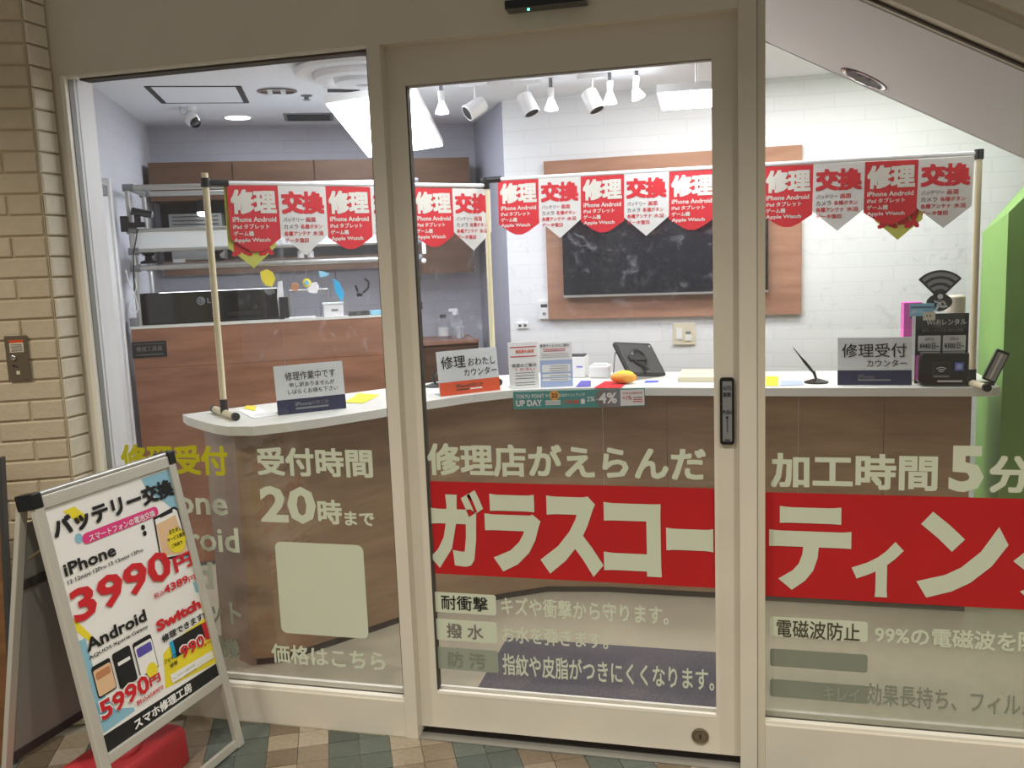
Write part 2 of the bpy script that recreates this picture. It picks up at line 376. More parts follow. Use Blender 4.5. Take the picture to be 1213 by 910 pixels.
class Print:
    """flat print on a plane (o, u, v): text and shapes, u right, v up, n towards the reader"""
    def __init__(s, o, u, v, eps=0.0008):
        s.o, s.u, s.v = V(o), V(u).normalized(), V(v).normalized(); s.n = s.u.cross(s.v); s.eps = eps; s.mb = {}
    def P(s, x, y, k=1): return s.o + s.u * x + s.v * y + s.n * s.eps * k
    def _m(s, m): return s.mb.setdefault(m, MB())
    def text(s, body, x0, x1, y0, y1, m, bold=0.0, layer=3):
        vs_, fs = glyphs(body, bold)
        s._m(m).add([s.P(x0 + (x1 - x0) * a, y0 + (y1 - y0) * b, layer) + s.n * (k_ * s.eps * .08) for a, b, k_ in vs_], fs)
    def poly(s, pts, m, layer=1): s._m(m).add([s.P(x, y, layer) for x, y in pts], [tuple(range(len(pts)))])
    def rect(s, x0, x1, y0, y1, m, layer=1): s.poly([(x0, y0), (x1, y0), (x1, y1), (x0, y1)], m, layer)
    def rr(s, x0, x1, y0, y1, r, m, layer=1):
        s._m(m).add([s.o + q + s.n * s.eps * layer for q in rrect(s.u * x0 + s.v * y0, s.u, s.v, x1 - x0, y1 - y0, r)], [tuple(range(24))])
    def disc(s, x, y, r, m, layer=1, ry=None):
        ry = ry or r
        s.poly([(x + r * math.cos(2 * math.pi * i / 20), y + ry * math.sin(2 * math.pi * i / 20)) for i in range(20)], m, layer)
    def ring(s, x, y, r0, r1, a0, a1, m, layer=2, seg=12):
        pts = [(x + r1 * math.cos(math.radians(a0 + (a1 - a0) * i / seg)), y + r1 * math.sin(math.radians(a0 + (a1 - a0) * i / seg))) for i in range(seg + 1)]
        pts += [(x + r0 * math.cos(math.radians(a1 - (a1 - a0) * i / seg)), y + r0 * math.sin(math.radians(a1 - (a1 - a0) * i / seg))) for i in range(seg + 1)]
        k = seg + 1; n = 2 * k
        s._m(m).add([s.P(a, b, layer) for a, b in pts], [(i, i + 1, n - 2 - i, n - 1 - i) for i in range(seg)])
    def build(s, parent, name='lettering', names={}):
        for m, mb in s.mb.items(): mb.build(names.get(m, name), m, parent)
    def shape_px(s, x, y):             # pixel -> (x, y) on this plane
        q = onplane(x, y, s.o, s.n) - s.o; return q.dot(s.u), q.dot(s.v)
    def tpx(s, body, l, r, t, b, m, bold=0.0, layer=3):   # t, b measured at the centre column
        cx, cy_ = (l + r) / 2, (t + b) / 2
        x0 = s.shape_px(l, cy_)[0]; x1 = s.shape_px(r, cy_)[0]; y1 = s.shape_px(cx, t)[1]; y0 = s.shape_px(cx, b)[1]
        s.text(body, x0, x1, y0, y1, m, bold, layer)
    def tbt(s, body, bl, tr, m, bold=0.0, layer=3):       # bottom-left and top-right pixels
        x0, y0 = s.shape_px(*bl); x1, y1 = s.shape_px(*tr); s.text(body, x0, x1, y0, y1, m, bold, layer)
    def t3(s, body, xl, yt, yb, xr, ym, m, bold=0.0, layer=6):
        x0, y0 = s.shape_px(xl, yb); y1 = s.shape_px(xl, yt)[1]; x1 = s.shape_px(xr, ym)[0]; s.text(body, x0, x1, y0, y1, m, bold, layer)
    def ppx(s, pts, m, layer=1): s.poly([s.shape_px(*q) for q in pts], m, layer)

# ================================================================== SETTING: interior shell
CEIL = 2.42
WR = 3.2   # right wall
TVY = 2.5
LWX = -2.15  # left wall, in the turned grid
BWY = 3.65   # rear wall of the work room, in the turned grid
# plan corners
cn = V((-1.322, TVY, 0)); nb = GY * BWY + GX * (-0.14)
lw0 = GX * LWX + GY * 1.06; lw1 = GX * LWX + GY * BWY
fl = [V((-2.40, 0.0, 0)), V((WR, 0.0, 0)), V((WR, TVY + 0.1, 0)), cn + V((0, .1, 0)), nb + GY * .1 + GX * .1, lw1 + GY * .1 - GX * .1, V((-2.52, .08, 0))]
MB().prism([p + V((0, 0, -0.06)) for p in fl], (0, 0, 0.06)).build('floor', 'vinyl_floor', kind='structure')
MB().prism([p + V((0, 0, CEIL)) + V((0, .1 if i < 2 else 0, 0)) for i, p in enumerate(fl)], (0, 0, 0.06)).build('ceiling', 'ceiling_white', kind='structure')
MB().box(cn.x, WR, TVY, TVY + 0.1, 0, CEIL).build('wall_back', 'paper_back', kind='structure')
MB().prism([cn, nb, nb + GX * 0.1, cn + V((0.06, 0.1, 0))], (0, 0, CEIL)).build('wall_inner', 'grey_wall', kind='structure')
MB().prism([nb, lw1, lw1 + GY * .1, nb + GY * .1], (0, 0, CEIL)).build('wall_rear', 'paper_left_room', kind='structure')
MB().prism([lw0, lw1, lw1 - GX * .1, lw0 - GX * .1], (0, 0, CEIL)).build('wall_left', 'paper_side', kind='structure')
MB().box(WR, WR + 0.1, 0, TVY + 0.1, 0, CEIL).build('wall_right', 'paper_back', kind='structure')

# ================================================================== SETTING: shop front
FT = 0.10
XL = at(76.3, 89.7).x; XR1 = at(433.6, 53.7).x + 0.0
ZB1 = at(375, 822).z; ZT1 = at(250, 72).z
XD0 = at(449, 51).x; XD1 = at(874.9, 300).x; ZD = at(660, 31).z
XP = at(906.5, 450).x; ZB2 = at(1060, 872).z
HTOP = 2.95
sa, sb = at(1045, 0), at(1213, 73)
SL = (sb.z - sa.z) / (sb.x - sa.x)
def slz(x): return sa.z + SL * (x - sa.x)
XE = 2.6
base = thing('wall_front', (0, 0, 0), kind='structure')
# brick pier to the left of the window
m = MB()
m.box(XL - 0.02 - 0.05, XL, 0, FT, 0, HTOP)
m.box(XL, XD0, 0, FT, ZT1, HTOP)
m.box(XR1, XD0, 0, FT, 0, ZT1)
m.box(XD0, XD1, 0, FT, ZD, HTOP)
m.build('frame_panel', 'frame_paint', base)
MB().box(XL, XR1, 0, FT, 0, ZB1).build('sill_panel', 'frame_paint', base, bevel=0.003)
m = MB().box(XD1, XP - 0.022, -0.006, FT + 0.02, 0, HTOP); m.build('post', 'frame_paint', base, bevel=0.003)
MB().box(XP - 0.021, XP, 0.002, FT, 0, HTOP).build('post_strip', 'frame_side', base)
MB().box(XP, XE, 0, FT, 0, ZB2).build('sill_panel', 'frame_paint', base, bevel=0.003)
# slanted top rail of the right window and the wall over it
def slbar(o0, o1, y0, y1, name, mt):
    pts = [V((XP - .0, 0, slz(XP) + o0)), V((XE, 0, slz(XE) + o0)), V((XE, 0, slz(XE) + o1)), V((XP - .0, 0, slz(XP) + o1))]
    MB().prism([p + V((0, y0, 0)) for p in pts], (0, y1 - y0, 0)).build(name, mt, base)
slbar(0, 0.006, 0.04, 0.056, 'glazing_bead', 'gasket')
slbar(0.008, 0.075, -0.004, FT, 'slanted_rail', 'frame_side')
slbar(0.075, 0.105, 0.008, FT, 'slanted_rail', 'frame_side')
slbar(0.105, 0.22, -0.012, FT, 'slanted_rail', 'frame_paint')
MB().prism([V((XP + .0, 0.0, slz(XP) + .22)), V((XE, 0, slz(XE) + .22)), V((XE, 0, 3.6)), V((XP, 0, 3.6))], (0, FT, 0)).build('upper_wall', 'brick_cream', base)
# glazing beads (bright aluminium strips at the glass edges)
for n_, (x0, x1, zb) in enumerate(((XL, XR1, ZB1), (XP, XE, ZB2))):
    MB().box(x0, x1, 0.004, 0.026, zb, zb + 0.010).build('glazing_bead', 'bead', base)
    MB().box(x0, x1, 0.026, 0.040, zb, zb + 0.008).build('glazing_gasket', 'gasket', base)
    MB().box(x0, x1, 0.056, 0.070, zb, zb + 0.016).build('glazing_bead', 'bead', base)
MB().box(XL, XR1, 0.002, 0.02, ZT1 - 0.008, ZT1).build('glazing_bead', 'bead', base)
MB().box(XL + .04, XR1, 0.02, 0.07, ZT1 - 0.014, ZT1).build('glazing_gasket', 'gasket', base)
MB().box(XL - 0.016, XL + 0.001, -0.004, 0.012, ZB1, ZT1).build('glazing_bead', 'bead', base)
MB().box(XL, XL + 0.004, 0.012, 0.034, ZB1, ZT1).build('glazing_gasket', 'grey_panel', base)
MB().box(XL - .01, XL + 0.003, 0.034, 0.125, ZB1, ZT1).build('reveal_lining', 'white_paint', base)
MB().box(XR1 - 0.006, XR1, 0.01, 0.07, ZB1, ZT1).build('glazing_gasket', 'gasket', base)

# ---- left window
GY1 = 0.045
win1 = thing('window_1', (XL, GY1, ZB1), kind='structure')
MB().box(XL + 0.003, XR1, GY1, GY1 + 0.006, ZB1 + 0.004, ZT1 - 0.004).build('pane', 'glass', win1)
pr = Print((0, GY1, 0), UX, UZ)
W_ = 'vinyl_white'; BB = 0.030
pr.tpx('修理受付', 144, 270, 527, 562, 'vinyl_yellow', BB)
pr.tpx('iPhone', 162, 269.5, 580, 609, W_, 0.02)
pr.tpx('Android', 160, 283, 623, 652, W_, 0.02)
pr.tpx('iPad', 180, 253, 664, 696, W_, 0.02)
pr.tpx('タブレット', 176, 286, 708, 738, 'vinyl_faint', 0.02)
pr.tpx('ゲーム機', 186, 284, 754, 776, 'vinyl_faint', 0.02)
pr.tpx('受付時間', 305, 441.5, 530.5, 564.5, W_, BB)
pr.tpx('20', 308.6, 374.5, 576, 620, W_, 0.035)
pr.tpx('時', 376.7, 405.3, 592, 621, W_, BB)
pr.tpx('まで', 408.6, 443.7, 606, 623, W_, BB)
pr.tpx('価格はこちら', 322.4, 456.3, 767, 790, W_, 0.02)
x0, y1 = pr.shape_px(328, 641.5); x1, y0 = pr.shape_px(437, 757)
x0 = (x0 + pr.shape_px(331, 749)[0]) / 2
pr.rr(x0, x1, y0, y1, 0.022, W_, 1)
pr.build(win1, 'lettering')

# ---- right window, glass follows the slope
GY2 = 0.045
win2 = thing('window_2', (XP, GY2, ZB2), kind='structure')
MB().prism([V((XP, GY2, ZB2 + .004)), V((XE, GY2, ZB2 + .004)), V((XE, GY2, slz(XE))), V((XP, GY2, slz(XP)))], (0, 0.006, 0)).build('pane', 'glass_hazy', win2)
pr = Print((0, GY2, 0), UX, UZ)
pr.tpx('加工時間', 913, 1110.6, 537.3, 579.5, W_, BB)
pr.tpx('5', 1123.8, 1165.5, 528, 583, W_, 0.04)
pr.tpx('分', 1171.5, 1222, 540, 584, W_, BB)
xa = XP; zb_, zt_ = at(907, 706, GY2).z, at(907, 583, GY2).z
pr.rect(xa, 1.05, zb_, zt_, 'vinyl_red', 1)
pr.tpx('テ', 911, 1008.2, 600.2, 699.6, W_, 0.045); pr.tpx('ィ', 1008.5, 1070, 641, 707, W_, 0.045)
pr.tpx('ン', 1086, 1194, 607, 710, W_, 0.045); pr.tpx('グ', 1200, 1306, 612, 716, W_, 0.045)
x0, y1 = pr.shape_px(912, 730); x1, y0 = pr.shape_px(1027.5, 761)
pr.rr(x0, x1, y0, y1, 0.008, W_, 1)
pr.tpx('電磁波防止', 920, 1018.6, 736, 757, 'ink_dark', 0.006)
pr.tpx('99%の電磁波を', 1036, 1203, 744.5, 767, W_, 0.02); pr.tpx('防ぐ', 1206, 1262, 749, 773, W_, 0.02)
x0, y1 = pr.shape_px(912, 768); x1, y0 = pr.shape_px(1027.5, 797); pr.rr(x0, x1, y0, y1, 0.008, 'vinyl_fainter', 1)
x0, y1 = pr.shape_px(912, 804); x1, y0 = pr.shape_px(1027.5, 834); pr.rr(x0, x1, y0, y1, 0.008, 'vinyl_fainter', 1)
pr.tpx('キレイ', 975, 1018, 814, 831, 'vinyl_faint', 0.01); pr.tpx('効果長持ち、フィルム', 1026, 1230, 816, 842, 'vinyl_fainter', 0.01)
pr.build(win2, 'lettering')

# ---- sliding door
DY = 0.045; DT = 0.04; GYD = DY + 0.015
dx0 = at(455.4, 55.6, DY).x - 0.0; dx1 = XD1 + 0.02
gx0 = at(480, 102, DY).x; gx1 = at(845.5, 450, DY).x; gz0 = at(683, 836, DY).z; gz1 = at(660, 85.5, DY).z
dz0 = at(690, 878, DY).z; dz1 = ZD + 0.02
door = thing('door_1', (dx0, DY, 0), kind='structure')
MB().box(dx0 - .015, gx0, DY, DY + DT, dz0, dz1).build('stile', 'frame_paint', door)
MB().box(gx1, dx1, DY, DY + DT, dz0, dz1).build('stile', 'frame_paint', door)
MB().box(gx0, gx1, DY, DY + DT, gz1, dz1).build('top_rail', 'frame_paint', door)
MB().box(gx0, gx1, DY, DY + DT, dz0, gz0).build('bottom_rail', 'frame_paint', door)
MB().box(gx0, gx1, DY - 0.001, DY + .012, gz0, gz0 + 0.010).build('glazing_bead', 'bead', door)
MB().box(gx0, gx1, GYD + .008, DY + .034, gz0, gz0 + 0.016).build('glazing_bead', 'bead', door)
MB().box(gx0, gx0 + .004, DY + .004, DY + .03, gz0, gz1).build('glazing_gasket', 'gasket', door)
MB().box(gx0, gx1, DY + .004, DY + .03, gz1 - .003, gz1).build('glazing_gasket', 'grey_panel', door)
MB().box(gx0, gx1, GYD, GYD + .006, gz0, gz1).build('pane', 'glass', door)
pr = Print((0, GYD, 0), UX, UZ)
pr.tpx('修理店がえらんだ', 506.5, 836.2, 527, 566.5, W_, 0.028)
z0_, z1_ = at(509, 679, GYD).z, at(507, 570, GYD).z
pr.rect(gx0 + .008, gx1, z0_, z1_, 'vinyl_red', 1)
for ch, l, r, t, b in (('ガ', 508.3, 573.6, 580, 673.6), ('ラ', 575, 641, 585.5, 677.4), ('ス', 639.5, 714.2, 587.5, 682), ('コ', 715, 783.4, 595.5, 682), ('ー', 789.3, 845, 625.8, 653)):
    pr.tpx(ch, l, r, t, b, W_, 0.055)
for i, (l, r, t, b) in enumerate(((514.4, 587.7, 703, 727), (515.7, 588.7, 735, 760), (516.6, 590.2, 768.5, 794.5))):
    cxp = (l + r) / 2; a0 = pr.shape_px(l, (t + b) / 2)[0]; a1 = pr.shape_px(r, (t + b) / 2)[0]
    b1 = pr.shape_px(cxp, t)[1]; b0 = pr.shape_px(cxp, b)[1]; pr.rr(a0, a1, b0, b1, 0.008, W_ if i < 2 else 'vinyl_faint', 1)
pr.tpx('耐衝撃', 523, 578, 706, 723, 'ink_black', 0.008)
pr.tpx('撥 水', 529.5, 572.5, 739, 756.5, 'ink_grey', 0.01); pr.tpx('防 汚', 531, 575, 773, 791, 'vinyl_fainter', 0.01)
pr.tpx('キズや衝撃から守ります。', 594, 792, 712, 734.5, W_, 0.015)
pr.tpx('お水を弾きます。', 595, 720.3, 744.5, 765, 'vinyl_white', 0.015)
pr.tpx('指紋や皮脂がつきにくくなります。', 596, 846, 783, 809, W_, 0.015)
pr.build(door, 'lettering')
# push plate and floor lock
pl = Print((0, DY, 0), UX, UZ)
a0, b1 = pl.shape_px(852.5, 447); a1, b0 = pl.shape_px(870, 526)
a0 = (a0 + pl.shape_px(853.5, 526)[0]) / 2
sw = MB().prism(rrect(V((a0, DY, b0)), UX, UZ, a1 - a0, b1 - b0, 0.008), (0, -0.012, 0)).build('push_plate', 'black', door)
ps = Print((a0, DY - 0.012, b0), UX, UZ); w_, h_ = a1 - a0, b1 - b0
ps.rr(w_ * .18, w_ * .84, h_ * .05, h_ * .95, 0.003, 'grey_plastic', 1)
ps.text('AUTO', w_ * .22, w_ * .8, h_ * .82, h_ * .88, 'ink_black', .01); ps.text('自動', w_ * .24, w_ * .78, h_ * .72, h_ * .79, 'ink_black', .01)
ps.text('PUSH', w_ * .22, w_ * .8, h_ * .46, h_ * .52, 'ink_black', .01); ps.disc(w_ * .5, h_ * .41, w_ * .09, 'ink_black', 3)
for k in range(6): ps.rect(w_ * .46, w_ * .56, h_ * (.36 - k * .034), h_ * (.375 - k * .034), 'ink_black', 3)
ps.rect(w_ * .3, w_ * .7, h_ * .065, h_ * .08, 'ink_black', 3)
ps.build(sw, 'plate_print')
lk = at(829.5, 872, DY); MB().lathe(lk, (0, -1, 0), [(0.026, -0.002), (0.026, 0.004), (0.021, 0.006), (0.02, 0.002), (0.004, 0.002)], 24).build('floor_lock', 'steel_plate', door, smooth=True)
MB().box(lk.x - .002, lk.x + .002, DY - .006, DY - .001, lk.z - .007, lk.z + .005).build('keyhole', 'black', door)
# threshold rail under the door
MB().box(XD0, XD1, -0.0, 0.10, -0.02, 0.004).build('threshold_rail', 'aluminium', base)
MB().box(XD0, XD1, DY - .004, DY + DT, 0.004, 0.006).build('guide_groove', 'black', base)

# sensor above the door
q0, q1 = at(605, 10), at(697, 3)
sens = thing('door_sensor', (q0.x, 0, q0.z), 'grey box with a black underside and a green light above the sliding door', 'sensor')
zs = at(650, 6).z
MB().box(q0.x - .012, q1.x + .005, -0.045, 0, zs + .002, zs + .08).build('housing', 'frame_side', sens, bevel=0.004)
MB().obox((q0.x - .004, -0.052, zs - .012), (q1.x - q0.x + .004, 0, 0), (0, 0.048, -.002), (0, 0, .022)).build('sensor_window', 'black_gloss', sens)
lp = at(626, 11, -0.053); MB().box(lp.x - .0028, lp.x + .0028, -0.055, -0.05, lp.z - .0025, lp.z + .0025).build('indicator_light', 'led_green', sens)

# ================================================================== brick pier and left outside wall
pc = V((-2.185, -0.098, 0))            # outer corner of the pier
pier = thing('wall_outside', tuple(pc), kind='structure')
BH = 0.0665; BL = 0.205
xf = XL - 0.045
# backing
far = pc - GX * 1.6
MB().prism([V((xf - .0065, 0.02, 0)), V((xf - .0065, pc.y + .002, 0)) , pc + V((-.006, .000, 0)), far , far + GY * .3, V((xf - .3, .3, 0))], (0, 0, HTOP)).build('mortar_bed', 'mortar', pier)
def brick_mesh(L, H, D, bev=0.004):
    b = MB(); x, z = L / 2 - .003, H / 2 - .0028
    pts = [(-x, -z), (x, -z), (x, z), (-x, z)]
    vs_ = [V((a, 0, c)) for a, c in pts] + [V((a, -D + bev, c)) for a, c in pts] + [V((a * (1 - bev / x), -D, c * (1 - bev / z))) for a, c in pts]
    fs = [(8, 9, 10, 11)] + [(i, (i + 1) % 4, (i + 1) % 4 + 4, i + 4) for i in range(4)] + [(i + 4, (i + 1) % 4 + 4, (i + 1) % 4 + 8, i + 8) for i in range(4)]
    b.add(vs_, fs); return b
def shared(mb, name, m):
    me = bpy.data.meshes.new(name); me.from_pydata([tuple(v) for v in mb.v], [], mb.f); me.update(); me.materials.append(MATS[m]); return me
full = shared(brick_mesh(BL, BH, .007), 'brick', 'brick_cream'); half = shared(brick_mesh(BL / 2, BH, .007), 'brick', 'brick_cream')
ret = shared(brick_mesh(0.096, BH, .007), 'brick', 'brick_pale')
def place(me, p, rz, parent, name='brick'):
    o = bpy.data.objects.new(name, me); C.objects.link(o); o.parent = parent
    o.location = V(p) - V(parent['_loc']); o.rotation_euler = (random.uniform(-.004, .004), 0, rz + random.uniform(-.004, .004)); return o
fz = G
for r in range(int(2.75 / BH)):
    z = (r + .5) * BH + 0.012
    off = 0 if r % 2 else -BL / 2
    if r % 2 == 0: place(half, pc - GX * (BL / 4) + UZ * z + GY * .003, fz, pier)
    k = 0
    while True:
        c = BL / 2 + k * BL + (BL / 2 if r % 2 == 0 else 0)
        if c > 0.98: break
        place(full, pc - GX * c + UZ * z + GY * random.uniform(.002, .004), fz, pier); k += 1
    place(ret, V((xf - .004 + random.uniform(-.001, .001) + .0, pc.y / 2 - .002, z)), math.pi / 2, pier)
# plastered strip between bricks and window frame
MB().box(xf - .01, XL - .06, -0.012, 0.02, 0, HTOP).build('corner_strip', 'mortar_pale', pier)

# key-switch plate on the bricks
wp = pc; wn = -GY
def wall_px(x, y, d=0.014): return onplane(x, y, pc + wn * d, wn)
a, b, c_ = wall_px(9, 398), wall_px(36, 398), wall_px(12, 450.5)
swp = thing('key_switch_plate', tuple(wall_px(12, 450.5, 0.012)), 'grey steel plate with a key switch on the cream brick wall', 'switch plate')
u_ = GX; wd = (b - a).dot(GX); ht = a.z - c_.z
o_ = wall_px(10.5, 450.5)
MB().obox(o_ + GY * .006, u_ * wd, UZ * ht, -GY * .007).build('plate', 'steel_plate', swp, bevel=.001)
ps = Print(o_ - GY * .001, u_, UZ)
ps.rect(wd * .2, wd * .82, ht * .62, ht * .9, 'ivory_plastic', 1); ps.rect(wd * .2, wd * .82, ht * .84, ht * .9, 'orange', 2)
for k in range(4): ps.rect(wd * .26, wd * .76, ht * (.65 + k * .045), ht * (.665 + k * .045), 'ink_grey', 3)
ps.rect(wd * .38, wd * .54, ht * .12, ht * .2, 'ivory_plastic', 2); ps.disc(wd * .3, ht * .32, wd * .05, 'black', 2); ps.disc(wd * .42, ht * .3, wd * .04, 'black', 2)
ps.build(swp, 'plate_print')
MB().lathe(o_ + u_ * wd * .32 + UZ * ht * .5 - GY * .001, -GY, [(.009, 0), (.009, .004), (.006, .006)], 14).build('key_cylinder', 'chrome', swp, smooth=True)

# brown board leaning at the left
bb = thing('leaning_board', tuple(az(5, 930, 0)), 'brown wooden board with a dark metal edge leaning at the left edge of the picture', 'board')
E0 = az(19, 905, 0); E0.z = 0; E1 = onplane(2, 545, E0, GY); up_ = E1 - E0
MB().obox(E0 - GX * .5, GX * .488, up_ * 1.0, GY * .03).build('board_face', 'brown_board', bb)
MB().obox(E0 - GX * .012 - GY * .004, GX * .012, up_ * 1.005, GY * .038).build('metal_edge', 'dark_grey', bb)

# ================================================================== outside floor tiles
pf = thing('floor_outside', (0, 0, 0), kind='structure')
MB().prism([V((-2.9, -3.4, -.05)), V((2.7, -3.4, -.05)), V((2.7, 0.0, -.05)), V((-2.25, 0.0, -.05)), V((-3.6, -.62, -.05))], (0, 0, 0.044)).build('grout_bed', 'grout', pf)
T = 0.0978
tm = {}
for nm in ['tile_brown0', 'tile_brown1', 'tile_brown2', 'tile_brown3', 'tile_green0', 'tile_green1', 'tile_green2']:
    b = MB(); h = T / 2 - .0013; b.prism([V((-h, -h, -.008)), V((h, -h, -.008)), V((h, h, -.008)), V((-h, h, -.008))], (0, 0, .008)); tm[nm] = shared(b, 'tile', nm)
cnt = 0
for i in range(-14, 24):
    for j in range(-12, 8):
        cx_, cy2 = -1.42 + T * (i + .5), 0.50 + T * (j + .5) - T * 0
        P = g(cx_, cy2)
        if P.y > -.052 or P.y < -.62 or P.x > 1.3 or P.x < -2.6: continue
        if (P - pc).dot(GY) > -.05 and P.x < -2.15: continue
        band = (i // 2) % 2 == 0
        kd = 'tile_brown%d' % random.choice([0, 1, 2, 3, 0, 2]) if band else 'tile_green%d' % random.choice([0, 1, 2])
        o = place(tm[kd], P, G, pf, 'tile'); o.location.z = random.uniform(-.0006, .0006); cnt += 1
# cut tiles along the shop front, and the rest of the corridor
for kk in range(2):
    pass
b = MB()
for i in range(-30, 40):
    for j in range(-60, 20):
        P = g(-1.42 + T * (i + .5), 0.50 + T * (j + .5))
        if -.62 <= P.y <= -.052 and -2.6 <= P.x <= 1.3 and not ((P - pc).dot(GY) > -.05 and P.x < -2.15): continue
        if P.y > -.052:
            continue
        if P.y < -3.3 or P.x > 2.6 or P.x < -2.8 or (P - pc).dot(GY) > -.05 and P.x < -2.15: continue
        h = T / 2 - .0013
        b.prism([P + (-GX - GY) * h + UZ * -.008, P + (GX - GY) * h + UZ * -.008, P + (GX + GY) * h + UZ * -.008, P + (-GX + GY) * h + UZ * -.008], (0, 0, .008))
b.build('tile_field', 'tile_brown0', pf, kind='stuff')
# tiles trimmed at the facade line
def clip(poly, ymax):
    out = []
    for a, c in zip(poly, poly[1:] + poly[:1]):
        if a.y <= ymax: out.append(a)
        if (a.y <= ymax) != (c.y <= ymax): out.append(a + (c - a) * ((ymax - a.y) / (c.y - a.y)))
    return out
for i in range(-14, 34):
    for j in range(-22, 10):
        P = g(-1.42 + T * (i + .5), 0.50 + T * (j + .5))
        if P.y <= -.052 or P.y > .08 or P.x > 1.3 or P.x < -2.15: continue
        h = T / 2 - .0013
        poly = clip([P + (-GX - GY) * h, P + (GX - GY) * h, P + (GX + GY) * h, P + (-GX + GY) * h], -.001)
        if len(poly) < 3: continue
        band = (i // 2) % 2 == 0
        kd = 'tile_brown%d' % random.choice([0, 1, 2, 3]) if band else 'tile_green%d' % random.choice([0, 1, 2])
        MB().prism([q + UZ * -.008 for q in poly], (0, 0, .008)).build('tile', kd, pf)

# ================================================================== A-frame sign
Bx = V((0.0891, 0.996, -0.0056)); By = V((-0.1823, 0.0218, 0.983))
Bx.z = 0; Bx.normalize(); By = (By - Bx * By.dot(Bx)).normalized(); Bn = Bx.cross(By)
Bo = V((-1.7312, -0.3965, 0.5872))
PW, PH = .4897, .6934
L0, L1, BT, BB_ = -.275, .275, .385, -Bo.z / By.z
brd = thing('a_frame_sign', (Bo.x, Bo.y, 0), 'aluminium A-frame sign with a battery replacement price poster standing on the tiles', 'sign')
def bp(x, y, n=0.0): return Bo + Bx * x + By * y + Bn * n
FW = .032
m = MB()
m.obox(bp(L0, BB_, -.016), Bx * FW, By * (BT - BB_), Bn * .02); m.build('side_rail', 'alu_matt', brd, bevel=.003)
MB().obox(bp(L1 - FW, BB_, -.016), Bx * FW, By * (BT - BB_), Bn * .02).build('side_rail', 'alu_matt', brd, bevel=.003)
MB().obox(bp(L0 + FW, BT - .036, -.016), Bx * (L1 - L0 - 2 * FW), By * .036, Bn * .02).build('top_rail', 'alu_matt', brd, bevel=.003)
MB().obox(bp(L0 + FW, -PH / 2 - .028, -.016), Bx * (L1 - L0 - 2 * FW), By * .03, Bn * .02).build('bottom_rail', 'alu_matt', brd, bevel=.003)
MB().obox(bp(L0 + FW, BB_ + .004, -.014), Bx * (L1 - L0 - 2 * FW), By * .026, Bn * .016).build('foot_rail', 'alu_matt', brd, bevel=.002)
MB().obox(bp(L0 + .006, BT, -.03), Bx * (L1 - L0 - .012), By * .012, Bn * .032).build('top_rail', 'aluminium', brd, bevel=.004)
for x in (L0 - .004, L1 - .03):
    MB().obox(bp(x, BT - .03, -.055), Bx * .034, By * .044, Bn * .062).build('hinge_cap', 'black', brd, bevel=.004)
# rear frame
Ry = V((-0.31, -.03, 0)); rt = bp(0, BT - .02, -.045); rb = V((rt.x - .19, rt.y - .0, 0)); Rd = (rt - rb)
for x in (L0, L1 - .026):
    MB().obox(rb + Bx * x, Bx * .026, Rd, Bn * -.018).build('rear_leg', 'alu_matt', brd, bevel=.002)
for f_, hh in ((0.0, .03), (.19, .03), (.74, .03)):
    MB().obox(rb + Bx * (L0 + .026) + Rd * (f_ + .005), Bx * (L1 - L0 - .052), Rd.normalized() * hh, Bn * -.014).build('rear_rail', 'dark_grey', brd)
MB().obox(rb + Bx * (L0 + .026) + Rd * .21 - Bn * .004, Bx * (L1 - L0 - .052), Rd * .74, Bn * -.004).build('rear_panel', 'grey_panel', brd)
MB().obox(bp(L0 + FW - .005, -PH / 2, -.012), Bx * (PW + .01), By * PH, Bn * .004).build('backing_panel', 'grey_panel', brd)
for x in (L0 + .012, L1 - .02):
    MB().tube(bp(x, BT - .14, -.02), bp(x, BT - .16, -.075), .004).build('stay', 'steel_plate', brd)
MB().obox(bp(-PW / 2, -PH / 2, -.008), Bx * PW, By * PH, Bn * .003).build('poster', 'paper_white', brd)
po = Print(bp(0, 0, -.005), Bx, By, eps=0.0006)
k = 'ink_black'
# blue and yellow fields
po.ppx([(167, 568), (200.3, 556), (217, 625), (226, 661), (214, 668), (211, 610), (196, 596), (176, 584)], 'light_blue', 1)
po.ppx([(74, 606), (88, 600), (103, 612), (93, 620)], 'yellow', 1)
po.ppx([(92.5, 760), (101, 756), (116, 812), (136, 840), (158, 838), (160, 842), (122.5, 869)], 'light_blue', 1)
po.ppx([(86, 733), (92, 737), (112, 757), (104, 759), (90, 748)], 'yellow', 1)
po.ppx([(228, 690), (233.5, 688), (236, 702), (232, 702)], 'light_blue', 1)
po.ppx([(196, 816), (193, 775), (205, 760), (245, 730), (248, 737), (258, 784)], 'yellow', 1)
po.ppx([(236, 706), (240, 704), (248, 737), (243, 740)], 'yellow', 1)
po.ppx([(122.4, 871.9), (257, 785.3), (261, 801.5), (126, 894)], 'black_matt', 1)
